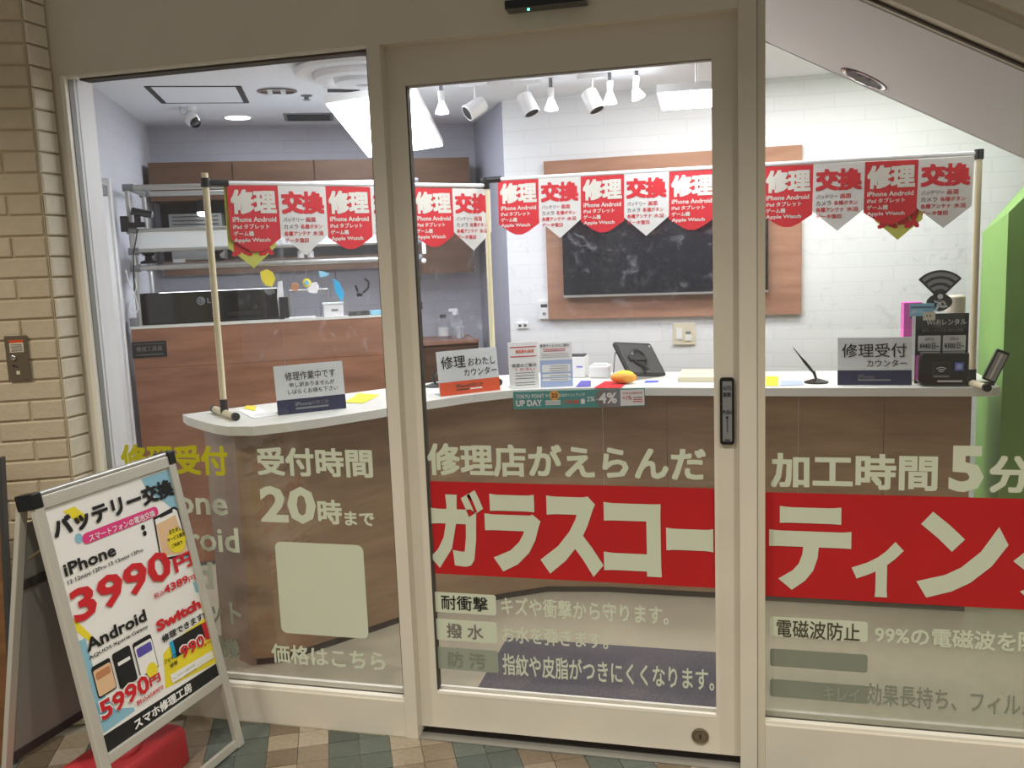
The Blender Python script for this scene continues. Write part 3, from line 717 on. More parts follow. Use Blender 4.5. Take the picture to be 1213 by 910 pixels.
# phone outline at the top
po.ppx([(181, 614), (206, 600), (211, 603), (226, 657), (190, 665)], 'ink_black', 2)
po.ppx([(183, 616), (205.5, 603), (209, 605), (223, 655), (191, 662)], 'paper_white', 3)
po.ppx([(184, 622), (207, 610), (222, 655), (192, 659)], 'peach', 4)
po.ppx([(188, 610), (203, 603), (204, 607), (189, 614)], 'ink_black', 4)
x, y = po.shape_px(208.5, 640); po.disc(x, y, .04, 'yellow', 5)
po.t3('おためし', 200, 628, 634, 214, 627, k, .015); po.t3('サービス適用', 198, 638, 643.5, 218, 634, k, .015); po.t3('ご利用で', 203, 645, 650, 215.5, 644, k, .015)
po.t3('バッテリー交換', 64.6, 613.6, 640, 204.3, 580.6, k, .042)
a0 = po.shape_px(98.9, 646.2); a1 = (po.shape_px(187.7, 609.6)[0], po.shape_px(98.9, 632.4)[1])
po.rr(a0[0], a1[0], a0[1], a1[1], (a1[1] - a0[1]) * .48, 'pink', 4)
po.t3('スマートフォンの電池交換', 105.5, 633.4, 642.6, 183.2, 611.7, 'paper_white', .012)
for q in ((169, 625), (171, 632)):
    x, y = po.shape_px(*q); po.disc(x, y, .008, k, 3)
x, y = po.shape_px(93, 638); po.disc(x, y, .014, 'light_blue', 2)
po.t3('iPhone', 76.5, 667.6, 684, 137, 655.8, k, .028)
po.t3('12·12mini·12Pro·13·13mini·13Pro', 79.6, 687.7, 692.9, 169.3, 654.4, k, .012)
po.t3('3990', 89.1, 697.5, 741, 203, 675.5, 'ink_red', .03, 7)
po.t3('円', 207, 660, 679.5, 227.3, 663.7, 'ink_red', .04, 7)
po.t3('税込', 182, 703.2, 710.3, 193.2, 703.4, 'ink_red', .01, 8); po.t3('4389', 193.8, 694.5, 704.8, 222, 688, 'ink_red', .03, 8); po.t3('円', 223, 683.5, 690.5, 230, 685, 'ink_red', .01, 8)
po.t3('Android', 102.6, 756.9, 773.7, 172.4, 730.9, k, .03)
po.t3('AQUOS·Xperia·Galaxy', 105, 777.6, 783.4, 174.6, 744.5, k, .014)
def phone(bl, tr, scr, extra=None):
    (x0, y0), (x1, y1) = po.shape_px(*bl), po.shape_px(*tr)
    po.rr(x0, x1, y0, y1, .008, 'ink_black', 4); po.rr(x0 + .003, x1 - .003, y0 + .004, y1 - .012 if scr != 'black_matt' else y1 - .004, .006, scr, 5)
    if extra: po.rr(x0 + .008, x1 - .008, y0 + (y1 - y0) * .55, y1 - .02, .006, extra, 6)
    else: po.rect(x0 + .012, x1 - .01, y1 - .04, y1 - .03, 'paper_white', 6)
phone((116.3, 828.6), (129, 778.7), 'peach', 'brown_item'); phone((142, 817.5), (152.5, 763.8), 'black_matt'); phone((166, 803.9), (177.6, 750.7), 'paper_white', 'purple')
x, y = po.shape_px(179, 794); po.disc(x, y, .022, 'yellow', 7)
po.t3('5990', 119, 828.5, 856.5, 177, 812.5, 'paper_white', .06, 8); po.t3('5990', 120, 830, 855.3, 176, 812.5, 'ink_red', .03, 9)
po.t3('円', 176.9, 802.7, 814.3, 189.2, 806.4, 'ink_red', .035, 9)
po.t3('税込6589円', 160.8, 830.6, 837, 191.7, 815.8, 'ink_red', .015, 9)
po.t3('Switch', 185.5, 735.4, 749.8, 235.5, 711.5, 'ink_red', .05, 7)
po.t3('修理できます!', 191.7, 752.6, 762.3, 240.4, 726, k, .025, 7)
po.ppx([(204, 759), (238, 739), (243, 755), (209, 779)], 'black_matt', 3)
po.ppx([(200, 761), (204, 759), (209, 779), (204, 780)], 'cyan', 4); po.ppx([(238, 739), (243, 736.5), (248, 757), (243, 758)], 'ink_red', 4)
po.t3('990', 213.3, 764.6, 782.6, 242.6, 763, 'paper_white', .07, 7); po.t3('990', 214.5, 765.8, 781.6, 241.5, 763, 'ink_red', .03, 8)
po.tbt('円', (241.5, 766), (250, 757.5), 'ink_red', .02, 8)
po.t3('ジョイコン', 194, 781.6, 787.8, 213.2, 778.7, k, .015, 7); po.t3('修理', 200.8, 786.6, 792, 209.7, 787, k, .015, 7)
po.ppx([(201, 800), (250, 771), (252.5, 779), (204, 809.5)], 'paper_white', 4)
po.tbt('ゲームカード読込不良', (204, 803), (230, 789), 'ink_grey', 0, 6); po.tbt('充電口修理', (232, 789), (251, 776), 'ink_grey', 0, 6)
po.tbt('SDカード読込不良', (206, 808), (232, 793.5), 'ink_grey', 0, 6); po.tbt('バッテリー交換', (234, 792), (252, 780.5), 'ink_grey', 0, 6)
po.t3('スマホ修理工房', 159.5, 852, 865.7, 227, 818.7, 'paper_white', .03)
po.build(brd, 'poster_print')
for (xx, yy) in ((0, 0),):
    pass
# red water weight between the frames
wt = thing('sign_weight', (-2.02, -0.36, 0), 'red plastic weight base sitting between the legs of the A-frame sign', 'weight')
prof = []
cen = V((-1.83, -.44, 0)); hw, hd = .105, .20
m = MB(); rings = [(0.0, .96), (.010, 1.0), (.105, .975), (.120, .93), (.126, .86)]
vs_ = []; NS = 28
for z, s_ in rings:
    for p in rrect(V((0, 0, 0)), UX, UY, 2 * hw, 2 * hd, .03, 6):
        q = p - V((hw, hd, 0)); vs_.append(cen + V((1, 0, 0)) * 0 + (Bx * q.y + Bx.cross(UZ) * q.x) * 1.0 * s_ + UZ * z)
k_ = len(vs_) // len(rings); fs = []
for r in range(len(rings) - 1):
    for i in range(k_):
        j = (i + 1) % k_; fs.append((r * k_ + i, r * k_ + j, (r + 1) * k_ + j, (r + 1) * k_ + i))
fs.append(tuple(range((len(rings) - 1) * k_, len(rings) * k_))); fs.append(tuple(reversed(range(k_))))
m.add(vs_, fs).build('tank', 'red_plastic', wt, smooth=True)
cc = cen + Bx * .0 + UZ * .124
MB().lathe(cc, UZ, [(.07, 0), (.066, .012), (.05, .018), (.047, .012), (.03, .012), (.028, .02), (.01, .02)], 24).build('collar', 'red_plastic', wt, smooth=True)
MB().lathe(cc + Bx * .005 + UZ * .019, UZ, [(.011, 0), (.011, .004)], 14).build('filler_hole', 'dark_grey', wt, smooth=True)

# ================================================================== counter
CT = 0.97
front_px = [(217, 500), (222, 504), (240, 510), (255, 514), (270, 516.5), (300, 516.5), (340, 512), (380, 506.5), (440, 497), (502, 486), (560, 477), (607, 471.5), (680, 469)]
fr = [az(x, y, CT - .035) for x, y in front_px]
fr = [V((p.x, p.y, 0)) for p in fr]
YF = 1.268
fr += [V((-.42, 1.285, 0)), V((0.0, YF, 0)), V((0.94, YF, 0)), V((.975, YF + .03, 0))]
bk = [V((.985, 1.80, 0)), V((-.95, 1.80, 0)), V((-1.2, 1.70, 0)), V((-1.42, 1.50, 0)), V((-1.604, 1.278, 0)), V((-1.9, .93, 0)), V((-2.203, .575, 0))]
ctr = thing('reception_counter', (-.4, 1.5, 0), 'curved reception counter with a white top and brown wood panelled front', 'counter')
MB().prism([p + UZ * (CT - .035) for p in fr + bk], (0, 0, .035)).build('counter_top', 'counter_white', ctr, bevel=.003)
bpx = [(285, 782), (300, 789.5), (330, 787), (388, 768), (473, 739), (515, 727), (565, 716), (611, 708), (650, 702)]
bs = [az(x, y, 0) for x, y in bpx]; bs = [V((p.x, p.y, 0)) for p in bs] + [V((-.62, 1.375, 0))]
def ribbon(pts, th, z0, z1):
    off = []
    for i, p in enumerate(pts):
        a = pts[max(0, i - 1)]; c = pts[min(len(pts) - 1, i + 1)]; t = (c - a).normalized(); off.append(p + V((-t.y, t.x, 0)) * th)
    return [q + UZ * z0 for q in pts + off[::-1]], (0, 0, z1 - z0)
segs = [bs[1:4], bs[3:6], bs[5:8], bs[7:10]]
for s_ in segs:
    a, b = ribbon(s_, .03, .03, CT - .035); MB().prism(a, b).build('front_panel', 'counter_wood', ctr)
    a, b = ribbon([p + V((.0, .012, 0)) for p in s_], .02, 0, .03); MB().prism(a, b).build('toe_kick', 'base_shade', ctr)
YB = 1.375
XCE = at(1150, 520, YB).x
xs = [-.62, -.335, .22, .56, XCE]
for a, b in zip(xs[:-1], xs[1:]):
    MB().box(a + .001, b - .001, YB, YB + .03, .03, CT - .035).build('front_panel', 'counter_wood', ctr)
MB().box(-.62, XCE, YB + .012, YB + .03, 0, .03).build('toe_kick', 'base_shade', ctr)
MB().box(XCE - .02, XCE, YB + .03, 1.78, 0, CT - .035).build('end_panel', 'counter_wood', ctr)
e0 = az(264, 768, 0); e0.z = 0
a, b = ribbon([e0 + V((-.08, .12, 0)), e0, bs[0], bs[1]], .03, .0, CT - .035); MB().prism(a, b).build('end_panel', 'end_wood_lit', ctr)
# back side closing panel of the wing
a, b = ribbon([V((-2.05, .66, 0)), V((-1.72, 1.06, 0)), V((-1.45, 1.40, 0))], -.02, 0, CT - .035); MB().prism(a, b).build('back_panel', 'counter_white', ctr)
# raised tray edge on the counter top
p0, p1_ = az(803, 453, CT), az(845, 453, CT)
MB().box(p0.x, -.02, p0.y, p0.y + .28, CT + .0005, CT + .022).build('writing_tray', 'ivory_plastic', label='cream writing tray lying on the counter beside the tablet', category='tray')

# point strip sticker on the counter edge
st_ = Print((at(608.2, 475, YF).x, YF + .002, 0), UX, UZ)
X0, Z1 = at(608.2, 464.4, YF - .004).x, at(686, 462.6, YF - .004).z; X1 = at(764, 470, YF - .004).x; Z0 = at(686, 482.4, YF - .004).z
strip = thing('campaign_strip', (X0, YF - .012, Z0), 'teal and white campaign strip with a large 4% hanging on the counter edge', 'strip')
Pa, Pb = at(608.2, 475, 1.150), at(764, 471, 1.252); Z1 = at(608.2, 464.4, 1.15).z; Z0 = at(608.2, 485.2, 1.15).z
Ps = V((Pa.x, Pa.y, Z0)); su_ = V((Pb.x - Pa.x, Pb.y - Pa.y, 0)); sw_ = su_.length; su_.normalize(); sh_ = Z1 - Z0
MB().obox(Ps, su_ * sw_, UZ * sh_, V((-su_.y, su_.x, 0)) * .002).build('strip_backing', 'teal', strip)
ps = Print(Ps, su_, UZ, eps=.0005)
ps.rect(sw_ * .815, sw_ * .995, sh_ * .05, sh_ * .95, 'paper_white', 1)
ps.rect(sw_ * .72, sw_ * .815, 0, sh_, 'grey_plastic', 1)
ps.disc(sw_ * .315, sh_ * .74, sh_ * .28, 'amber', 2)
ps.text('TOKYU POINT', sw_ * .02, sw_ * .235, sh_ * .62, sh_ * .84, 'paper_white', .01)
ps.text('UP DAY', sw_ * .02, sw_ * .22, sh_ * .16, sh_ * .52, 'paper_white', .03)
ps.text('毎月', sw_ * .245, sw_ * .285, sh_ * .66, sh_ * .84, 'paper_white'); ps.text('22', sw_ * .29, sw_ * .34, sh_ * .62, sh_ * .86, 'ink_dark', .02, 4)
ps.text('日はポイントアップ!', sw_ * .35, sw_ * .545, sh_ * .64, sh_ * .84, 'paper_white', .01)
for kx in range(3): ps.rect(sw_ * .245, sw_ * .36, sh_ * (.2 + .1 * kx), sh_ * (.26 + .1 * kx), 'paper_white', 2)
ps.text('対象店舗', sw_ * .385, sw_ * .5, sh_ * .24, sh_ * .48, 'orange', .01); ps.rect(sw_ * .515, sw_ * .545, sh_ * .22, sh_ * .5, 'paper_white', 2)
ps.text('2%', sw_ * .56, sw_ * .62, sh_ * .35, sh_ * .62, 'paper_white', .01); ps.text('→', sw_ * .625, sw_ * .645, sh_ * .4, sh_ * .5, 'paper_white')
ps.disc(sw_ * .69, sh_ * .5, sh_ * .5, 'ink_grey', 2)
ps.text('4%', sw_ * .65, sw_ * .79, sh_ * .2, sh_ * .82, 'paper_white', .03, 4)
ps.text('+1%', sw_ * .83, sw_ * .9, sh_ * .38, sh_ * .62, 'ink_red', .01); ps.text('対象店舗限定', sw_ * .83, sw_ * .98, sh_ * .7, sh_ * .82, 'ink_red')
for kx in range(3): ps.rect(sw_ * .91, sw_ * .98, sh_ * (.24 + .12 * kx), sh_ * (.29 + .12 * kx), 'ink_red' if kx < 2 else 'ink_grey', 2)
ps.build(strip, 'strip_print')

# ================================================================== signs on the counter
def on_counter(x, y): p = az(x, y, CT); return p
def desk_sign(name, label, cat, BL, BR, TL, mats, th=.004, lean=.12, foot=True, back='sign_white'):
    P, Q = on_counter(*BL), on_counter(*BR); u = (Q - P); u.z = 0; wd = u.length; u.normalize()
    n = u.cross(UZ)                       # towards the reader
    v = (UZ - n * math.tan(lean) * 1.0).normalized()
    n2 = u.cross(v)
    q = onplane(TL[0], TL[1], P, n2) - P; h = q.dot(v)
    t = thing(name, tuple(P), label, cat)
    MB().obox(P + UZ * .001, u * wd, v * h, -n2 * th).build('face_plate', back, t, bevel=.0008)
    if foot:
        MB().obox(P + u * wd * .02 + UZ * .0008 - n2 * .004, u * wd * .96, -n * .07, UZ * .003).build('foot_plate', 'clear_plastic', t)
    pr = Print(P + n2 * .0004 + UZ * .001, u, v, eps=.0005)
    return t, pr, wd, h
S1 = dict(BL=(329.4, 492.6), BR=(410.4, 483.9), TL=(319, 435))
t, p_, wd, h = desk_sign('counter_sign', 'white and navy sign asking visitors to wait, on the rounded left end of the counter', 'sign', **S1, mats=0)
p_.rect(0, wd, 0, h * .30, 'navy', 1); p_.text('修理作業中です', wd * .15, wd * .88, h * .68, h * .86, 'ink_black', .002)
p_.text('申し訳ありませんが', wd * .2, wd * .86, h * .54, h * .64, 'ink_black', .002); p_.text('しばらくお待ち下さい', wd * .17, wd * .9, h * .40, h * .5, 'ink_black', .002)
p_.text('iPhone', wd * .26, wd * .49, h * .15, h * .23, 'grey_plastic', .02); p_.text('修理工房', wd * .49, wd * .74, h * .15, h * .23, 'ink_grey', .0); p_.rect(wd * .26, wd * .74, h * .08, h * .12, 'grey_plastic', 2)
p_.build(t, 'sign_print')
t, p_, wd, h = desk_sign('counter_sign', 'white and orange repair pick-up counter sign between the two flag banners', 'sign', (521.5, 470.3), (592.6, 462), (515.5, 417.6), 0)
p_.rect(0, wd, 0, h * .30, 'orange', 1); p_.text('修理', wd * .06, wd * .46, h * .60, h * .88, 'ink_black', .006); p_.text('おわたし', wd * .5, wd * .96, h * .62, h * .80, 'ink_black', .004)
p_.text('カウンター', wd * .42, wd * .97, h * .40, h * .56, 'ink_black', .002)
p_.text('iPhone', wd * .27, wd * .48, h * .15, h * .23, 'ink_dark', .02); p_.text('修理工房', wd * .48, wd * .71, h * .15, h * .23, 'ink_dark', .0); p_.rect(wd * .27, wd * .48, h * .09, h * .12, 'ink_dark', 2); p_.rect(wd * .5, wd * .7, h * .09, h * .12, 'paper_white', 2)
p_.build(t, 'sign_print')
t, p_, wd, h = desk_sign('counter_sign', 'white and navy repair reception sign at the right end of the counter', 'sign', (992, 456.5), (1080, 456.5), (990.5, 400.5), 0)
p_.rect(0, wd, 0, h * .31, 'navy', 1); p_.text('修理受付', wd * .06, wd * .93, h * .58, h * .87, 'ink_black', .006); p_.text('カウンター', wd * .4, wd * .93, h * .38, h * .53, 'ink_black', .004)
p_.text('iPhone', wd * .28, wd * .5, h * .13, h * .22, 'ink_grey', .0); p_.rect(wd * .28, wd * .72, h * .09, h * .12, 'grey_plastic', 2)
p_.build(t, 'sign_print')
t, p_, wd, h = desk_sign('notice_stand', 'white notice in a clear stand with red bars, left of the blue notice', 'notice', (604, 461.5), (639.3, 459.5), (600.5, 406.4), 0, lean=.1, back='paper_white')
for a in (.88, .68): p_.rect(wd * .06, wd * .94, h * a, h * (a + .02), 'ink_red', 1)
p_.text('画面割れ修理', wd * .25, wd * .86, h * .76, h * .84, 'orange', .02); p_.text('修理のご案内', wd * .1, wd * .92, h * .46, h * .54, 'ink_black', .01); p_.text('ください', wd * .2, wd * .86, h * .38, h * .44, 'ink_red', .01)
for a in (.33, .27, .21, .12, .07): p_.rect(wd * .2, wd * .85, h * a, h * (a + .012), 'ink_grey', 1)
p_.build(t, 'notice_print')
t, p_, wd, h = desk_sign('notice_stand', 'blue and white service notice in a clear stand, right of the white notice', 'notice', (640.6, 459.2), (679, 457.5), (639.4, 406.4), 0, lean=.1, back='paper_white')
p_.rect(0, wd, 0, h * .6, 'leaflet_blue', 1); p_.text('修理サービスのご案内', wd * .02, wd * .92, h * .89, h * .96, 'ink_black', .01)
for a in (.84, .80): p_.rect(wd * .12, wd * .8, h * a, h * (a + .014), 'ink_red', 2)
for a in (.74, .70, .66): p_.rect(wd * .06, wd * .9, h * a, h * (a + .008), 'ink_grey', 2)
for a, b in ((.33, .5), (.22, .29), (.13, .19)):
    p_.rr(wd * .06, wd * .94, h * a, h * b, .003, 'paper_white', 2)
    for q in range(max(1, int((b - a) / .05))): p_.rect(wd * .3, wd * .86, h * (a + .025 + q * .05), h * (a + .037 + q * .05), 'ink_grey', 3)
p_.build(t, 'notice_print')

# ---- pens on bases
def pen(name, label, P, tip, flip=1):
    t = thing(name, tuple(P), label, 'pen', 'pens on stands')
    MB().lathe(P, UZ, [(.05, 0), (.05, .006), (.03, .012), (.012, .018)], 16).build('base', 'black', t, smooth=True)
    MB().tube(P + V((0, 0, .014)), P + V((-.012, 0, .05)), .005, .007).build('socket', 'black', t, smooth=True)
    MB().lathe(P + V((-.010, 0, .04)), tip - (P + V((-.010, 0, .04))), [(.003, 0), (.007, .02), (.007, .06), (.004, (tip - P).length * .6), (.0015, (tip - P).length)], 10).build('barrel', 'black_gloss', t, smooth=True)
P = on_counter(967, 453.5); P.z = CT
pen('counter_pen', 'black pen on a small stand left of the right-hand reception sign', P, onplane(946, 420, P, UY))
P = on_counter(516, 458); P.z = CT
pen('counter_pen', 'black pen on a small stand behind the orange pick-up sign', P, onplane(526, 424, P, UY))
for o in list(bpy.data.objects):
    if o.name.startswith('counter_pen') and 'group' in o: o['group'] = 'pens on the counter'

# ---- tablet in a rugged case
P, Q = on_counter(750, 446), on_counter(784, 448.5); u = UX.copy()
P = onplane(748, 447, V((0, 1.62, 0)), UY); Z_ = CT
Yt = 1.60
tl, tr, br, bl_ = at(722, 407, Yt), at(774, 409, Yt), at(785, 446, Yt - .05), at(750, 446, Yt - .05)
bl_ = V((bl_.x - .0, Yt - .05, CT + .004)); br = V((br.x, Yt - .05, CT + .004)); tl = V((tl.x, Yt + .03, tl.z)); tr = V((tr.x, Yt + .03, tr.z))
tab = thing('tablet', tuple(bl_), 'black tablet in a rugged case leaning on its stand on the counter', 'tablet')
# a real rectangle: spin in its own plane
u2 = V((.5801, .8064, -.1148)).normalized(); v2 = V((-.4478, .4334, .7821)); v2 = (v2 - u2 * v2.dot(u2)).normalized(); n_ = u2.cross(v2)
cw, ch_ = .2558, .1848
tc_ = V((-.4714, 1.6, 1.0497))
o_ = tc_ - u2 * cw / 2 - v2 * ch_ / 2
low = min((o_ + u2 * cw * i + v2 * ch_ * j).z for i in (0, 1) for j in (0, 1)); o_.z += CT + .002 - low
m = MB().prism(rrect(o_, u2, v2, cw, ch_, .014), n_ * -.014); m.build('case', 'black_matt', tab, bevel=.003)
MB().prism(rrect(o_ + u2 * .012 + v2 * .012 + n_ * .0003, u2, v2, cw - .024, ch_ - .024, .01), n_ * .002).build('back_plate', 'dark_grey', tab)
cc = o_ + u2 * cw * .45 + v2 * ch_ * .5
MB().lathe(cc, n_, [(.05, 0), (.05, .008), (.04, .012), (.036, .006), (.01, .006)], 24).build('hand_strap_ring', 'black', tab, smooth=True)
MB().obox(cc - u2 * .07 - v2 * .016 + n_ * .006, u2 * .11, v2 * .03, n_ * .006).build('hand_strap', 'black_matt', tab, bevel=.002)
MB().lathe(o_ + u2 * (cw - .024) + v2 * (ch_ - .022) + n_ * .002, n_, [(.006, 0), (.006, .002)], 12).build('camera_lens', 'chrome', tab)
MB().obox(cc - v2 * .03 - u2 * .01, u2 * .02, -v2 * .05 + n_ * .02, n_ * .004).build('kickstand', 'black', tab)
# cable
a = o_ + v2 * ch_ * .6
MB().path([a, a - u2 * .03 + UZ * .01, a - u2 * .035 - UZ * .02, V((a.x - .03, a.y - .02, CT + .01))], .002).build('charging_cable', 'black', tab)

# ---- white box, papers, small items behind
def quad_paper(name, label, cat, px, m, z=.0012, th=.001, group=None, prt=None):
    pts = [az(x, y, CT + z) for x, y in px]
    o = MB().prism([V((p.x, p.y, CT + z)) for p in pts], (0, 0, th)).build(name, m)
    o['label'] = label; o['category'] = cat
    if group: o['group'] = group
    return o
bx0, bx1 = on_counter(680, 450), on_counter(694, 450)
t = thing('paper_box', (bx0.x, 1.60, CT), 'white box with a blue mark behind the blue notice', 'box')
xa, xb = at(673, 440, 1.6).x, at(693, 440, 1.6).x; zt = at(684, 423, 1.6).z
MB().box(xa, xb, 1.6, 1.70, CT + .001, zt).build('carton', 'white_plastic', t, bevel=.002)
MB().box(xa + .004, xb - .004, 1.606, 1.694, zt, zt + .006).build('carton_top', 'dark_grey', t)
MB().box(xa + (xb - xa) * .5, xb - .012, 1.5985, 1.6, (CT + zt) / 2, (CT + zt) / 2 + .006).build('blue_mark', 'blue_sticker', t)
# roll machine (white paper roll holder)
ca_ = at(711, 445, 1.62)
t = thing('receipt_printer', (ca_.x, 1.6, CT), 'small white receipt printer left of the tablet', 'printer')
MB().box(at(698, 440, 1.6).x, at(722, 440, 1.6).x, 1.58, 1.68, CT + .001, at(710, 434, 1.58).z).build('printer_body', 'white_plastic', t, bevel=.006)
MB().box(at(702, 440, 1.6).x, at(718, 440, 1.6).x, 1.60, 1.65, at(710, 434, 1.58).z, at(710, 432, 1.58).z).build('printer_cover', 'white_board', t)
P = on_counter(740, 456)
t = thing('pen_pouch', (P.x, P.y, CT), 'yellow and orange plush-like pouch lying on red paper on the counter', 'pouch')
pa, pb = on_counter(727, 454), on_counter(751, 455.5)
m = MB().ball((pa + pb) / 2 + UZ * .028, .06, (1.0, .55, .45)); m.build('pouch_body', 'amber', t, smooth=True)
MB().ball((pa + pb) / 2 + UZ * .036 + UX * .005, .05, (.9, .5, .5)).build('pouch_top', 'yellow', t, smooth=True)
quad_paper('red_leaflet', 'red leaflet lying under the yellow pouch on the counter', 'leaflet', [(703, 460), (735, 460), (745, 452), (716, 452)], 'ink_red')
quad_paper('blue_tray_mat', 'blue mat lying beside the white box on the counter', 'mat', [(682, 458.5), (700, 458), (700, 451), (688, 451)], 'purple')
quad_paper('blue_pen_strip', 'blue strip label lying in front of the tablet', 'label', [(763, 453.5), (779, 453), (781, 451), (765, 451)], 'blue_sticker')
quad_paper('flat_leaflet', 'green and yellow leaflet lying on the counter left of the reception sign', 'leaflet', [(907, 457), (922, 457), (922, 446), (907, 446)], 'yellow', group=None)
quad_paper('flat_leaflet', 'white and purple leaflet lying between the yellow leaflet and the pen stand', 'leaflet', [(924, 457), (952, 456), (950, 451), (925, 451)], 'leaflet_blue')
quad_paper('flat_leaflet', 'yellow and white leaflet on the rounded left end of the counter beside the pole foot', 'leaflet', [(283, 487), (300, 496), (328, 492), (300, 481)], 'paper_white')
quad_paper('flat_leaflet', 'yellow leaflet lying at the inner edge behind the wait sign', 'leaflet', [(408, 477), (430, 478), (450, 468), (425, 466)], 'yellow')
quad_paper('flat_leaflet', 'small yellow slip beside the pole foot at the left counter end', 'leaflet', [(288, 484), (302, 487), (304, 481.5), (292, 480.5)], 'yellow', z=.003)

# ---- wifi rental display
P, Q = on_counter(1082.5, 456), on_counter(1146, 455); Yw = 1.33
wx0, wx1 = at(1083.5, 440, Yw + .05).x, at(1146, 440, Yw + .05).x
wifi = thing('rental_stand', ((wx0 + wx1) / 2, Yw, CT), 'black Wi-Fi rental display board with a running figure and signal arcs', 'display stand')
zt = at(1114, 371.5, Yw + .05).z
MB().box(wx0, wx1, Yw + .05, Yw + .056, CT + .001, zt).build('display_board', 'black_matt', wifi)
# fan-shaped header
fc = at(1113, 352, Yw + .05); ft = at(1113, 320, Yw + .05); R_ = ft.z - fc.z
pts = [fc + V((R_ * 1.0 * math.cos(math.radians(a)), 0, R_ * math.sin(math.radians(a)))) for a in range(42, 139, 8)]
pts = [V((p.x, Yw + .05, p.z)) for p in pts]
MB().prism([V((fc.x, Yw + .05, fc.z - .012))] + pts, (0, .006, 0)).build('header_fan', 'black_matt', wifi)
rc = at(1113, 358, Yw + .05)
MB().prism([rc + V((math.cos(math.radians(a)) * .042 * (1 + .18 * math.cos(math.radians(2 * a))), .001, math.sin(math.radians(a)) * .038)) for a in range(0, 360, 24)], (0, .005, 0)).build('header_figure', 'black_matt', wifi)
hp = Print((fc.x, Yw + .049, fc.z), UX, UZ, eps=.0006)
for r0, r1 in ((.30, .44), (.54, .68), (.78, .92)): hp.ring(0, 0, R_ * r0, R_ * r1, 47, 133, 'grey_plastic', 2)
hp.disc(.002, R_ * .02, .0105, 'sign_white', 3)
def limb(pts, w0):
    for (a, b), (c, d) in zip(pts[:-1], pts[1:]):
        L = math.hypot(c - a, d - b) or 1; nx, ny = -(d - b) / L * w0, (c - a) / L * w0
        hp.poly([(a - nx, b - ny), (c - nx, d - ny), (c + nx, d + ny), (a + nx, b + ny)], 'sign_white', 4)
limb([(.004, -.012), (-.004, -.034)], .007); limb([(-.004, -.034), (-.016, -.056)], .005); limb([(-.002, -.034), (.014, -.040), (.028, -.036)], .0045)
limb([(.004, -.014), (-.012, -.020), (-.020, -.014)], .0035); limb([(.006, -.014), (.018, -.022), (.020, -.030)], .0035)
bw, bh_ = wx1 - wx0, zt - CT
hb = Print((wx0, Yw + .05, CT), UX, UZ, eps=.0006)
hb.text('Wi-Fiレンタル', bw * .2, bw * .95, bh_ * .84, bh_ * .92, 'sign_white', .01); hb.text('毎日レンタル可能 通信も快適!', bw * .12, bw * .9, bh_ * .74, bh_ * .79, 'grey_plastic')
for a, s_ in ((.05, '¥440/日~'), (.52, '¥300/日~')):
    hb.rr(bw * a, bw * (a + .43), bh_ * .47, bh_ * .69, .003, 'sign_white', 1); hb.text(s_, bw * (a + .03), bw * (a + .4), bh_ * .5, bh_ * .59, 'ink_black', .015); hb.text('通常料金', bw * (a + .13), bw * (a + .3), bh_ * .62, bh_ * .66, 'ink_black')
hb.text('※別途保険料がかかります', bw * .35, bw * .8, bh_ * .40, bh_ * .44, 'grey_plastic')
hb.build(wifi, 'board_print'); hp.build(wifi, 'header_print')
# black device box in front
dx_0, dx_1 = at(1088, 440, Yw - .03).x, at(1155, 440, Yw - .03).x; dzt = at(1120, 419, Yw - .03).z
dev = thing('rental_case', ((dx_0 + dx_1) / 2, Yw, CT), 'black rounded rental device case in front of the Wi-Fi display board', 'case')
MB().prism(rrect(V((dx_0, Yw - .03, CT + .001)), UX, UZ, dx_1 - dx_0, dzt - CT, .025), (0, .075, 0)).build('case_body', 'black_gloss', dev, bevel=.006)
hb = Print((dx_0, Yw - .0305, CT), UX, UZ, eps=.0006); bw, bh_ = dx_1 - dx_0, dzt - CT
hb.rect(bw * .25, bw * .56, bh_ * .27, bh_ * .74, 'dark_grey', 1); hb.rect(bw * .27, bw * .54, bh_ * .35, bh_ * .72, 'black_matt', 2); hb.rect(bw * .27, bw * .54, bh_ * .285, bh_ * .34, 'grey_plastic', 2)
for r0 in (.010, .018, .026): hb.ring(bw * .405, bh_ * .38, r0, r0 + .003, 50, 130, 'sign_white', 3)
hb.rect(bw * .64, bw * .80, bh_ * .48, bh_ * .73, 'blue_sticker', 1); hb.rect(bw * .67, bw * .77, bh_ * .53, bh_ * .68, 'leaflet_blue', 2)
hb.rect(bw * .34, bw * .78, bh_ * .14, bh_ * .19, 'sign_white', 1)
hb.build(dev, 'case_print')
# blue card, tag, pink box, roll
ca0, ca1 = at(1077.5, 367, Yw + .02), at(1106.5, 367, Yw + .02); z1 = at(1092, 359.5, Yw + .02).z; z0 = at(1092, 374.5, Yw + .02).z
t = thing('blue_card', (ca0.x, Yw + .02, z0), 'blue card clipped to the top left corner of the Wi-Fi board', 'card')
MB().obox((ca0.x, Yw + .02, z0), (ca1.x - ca0.x, 0, 0), (0, 0, z1 - z0), (0, .001, 0)).build('card_face', 'pale_blue', t)
hb = Print((ca0.x, Yw + .02, z0), UX, UZ); hb.text('20', .006, .022, .012, .026, 'paper_white', .01); hb.rect(.004, ca1.x - ca0.x - .004, .034, .038, 'navy', 2); hb.build(t, 'card_print')
MB().obox((ca0.x + .004, Yw + .021, z0 - .01), (.004, 0, 0), (0, 0, .02), (0, .03, 0)).build('card_clip', 'dark_grey', t)
ta0, ta1 = at(1093.8, 374, Yw + .012), at(1108, 374, Yw + .012); z1 = at(1101, 369.5, Yw + .012).z; z0 = at(1101, 379.5, Yw + .012).z
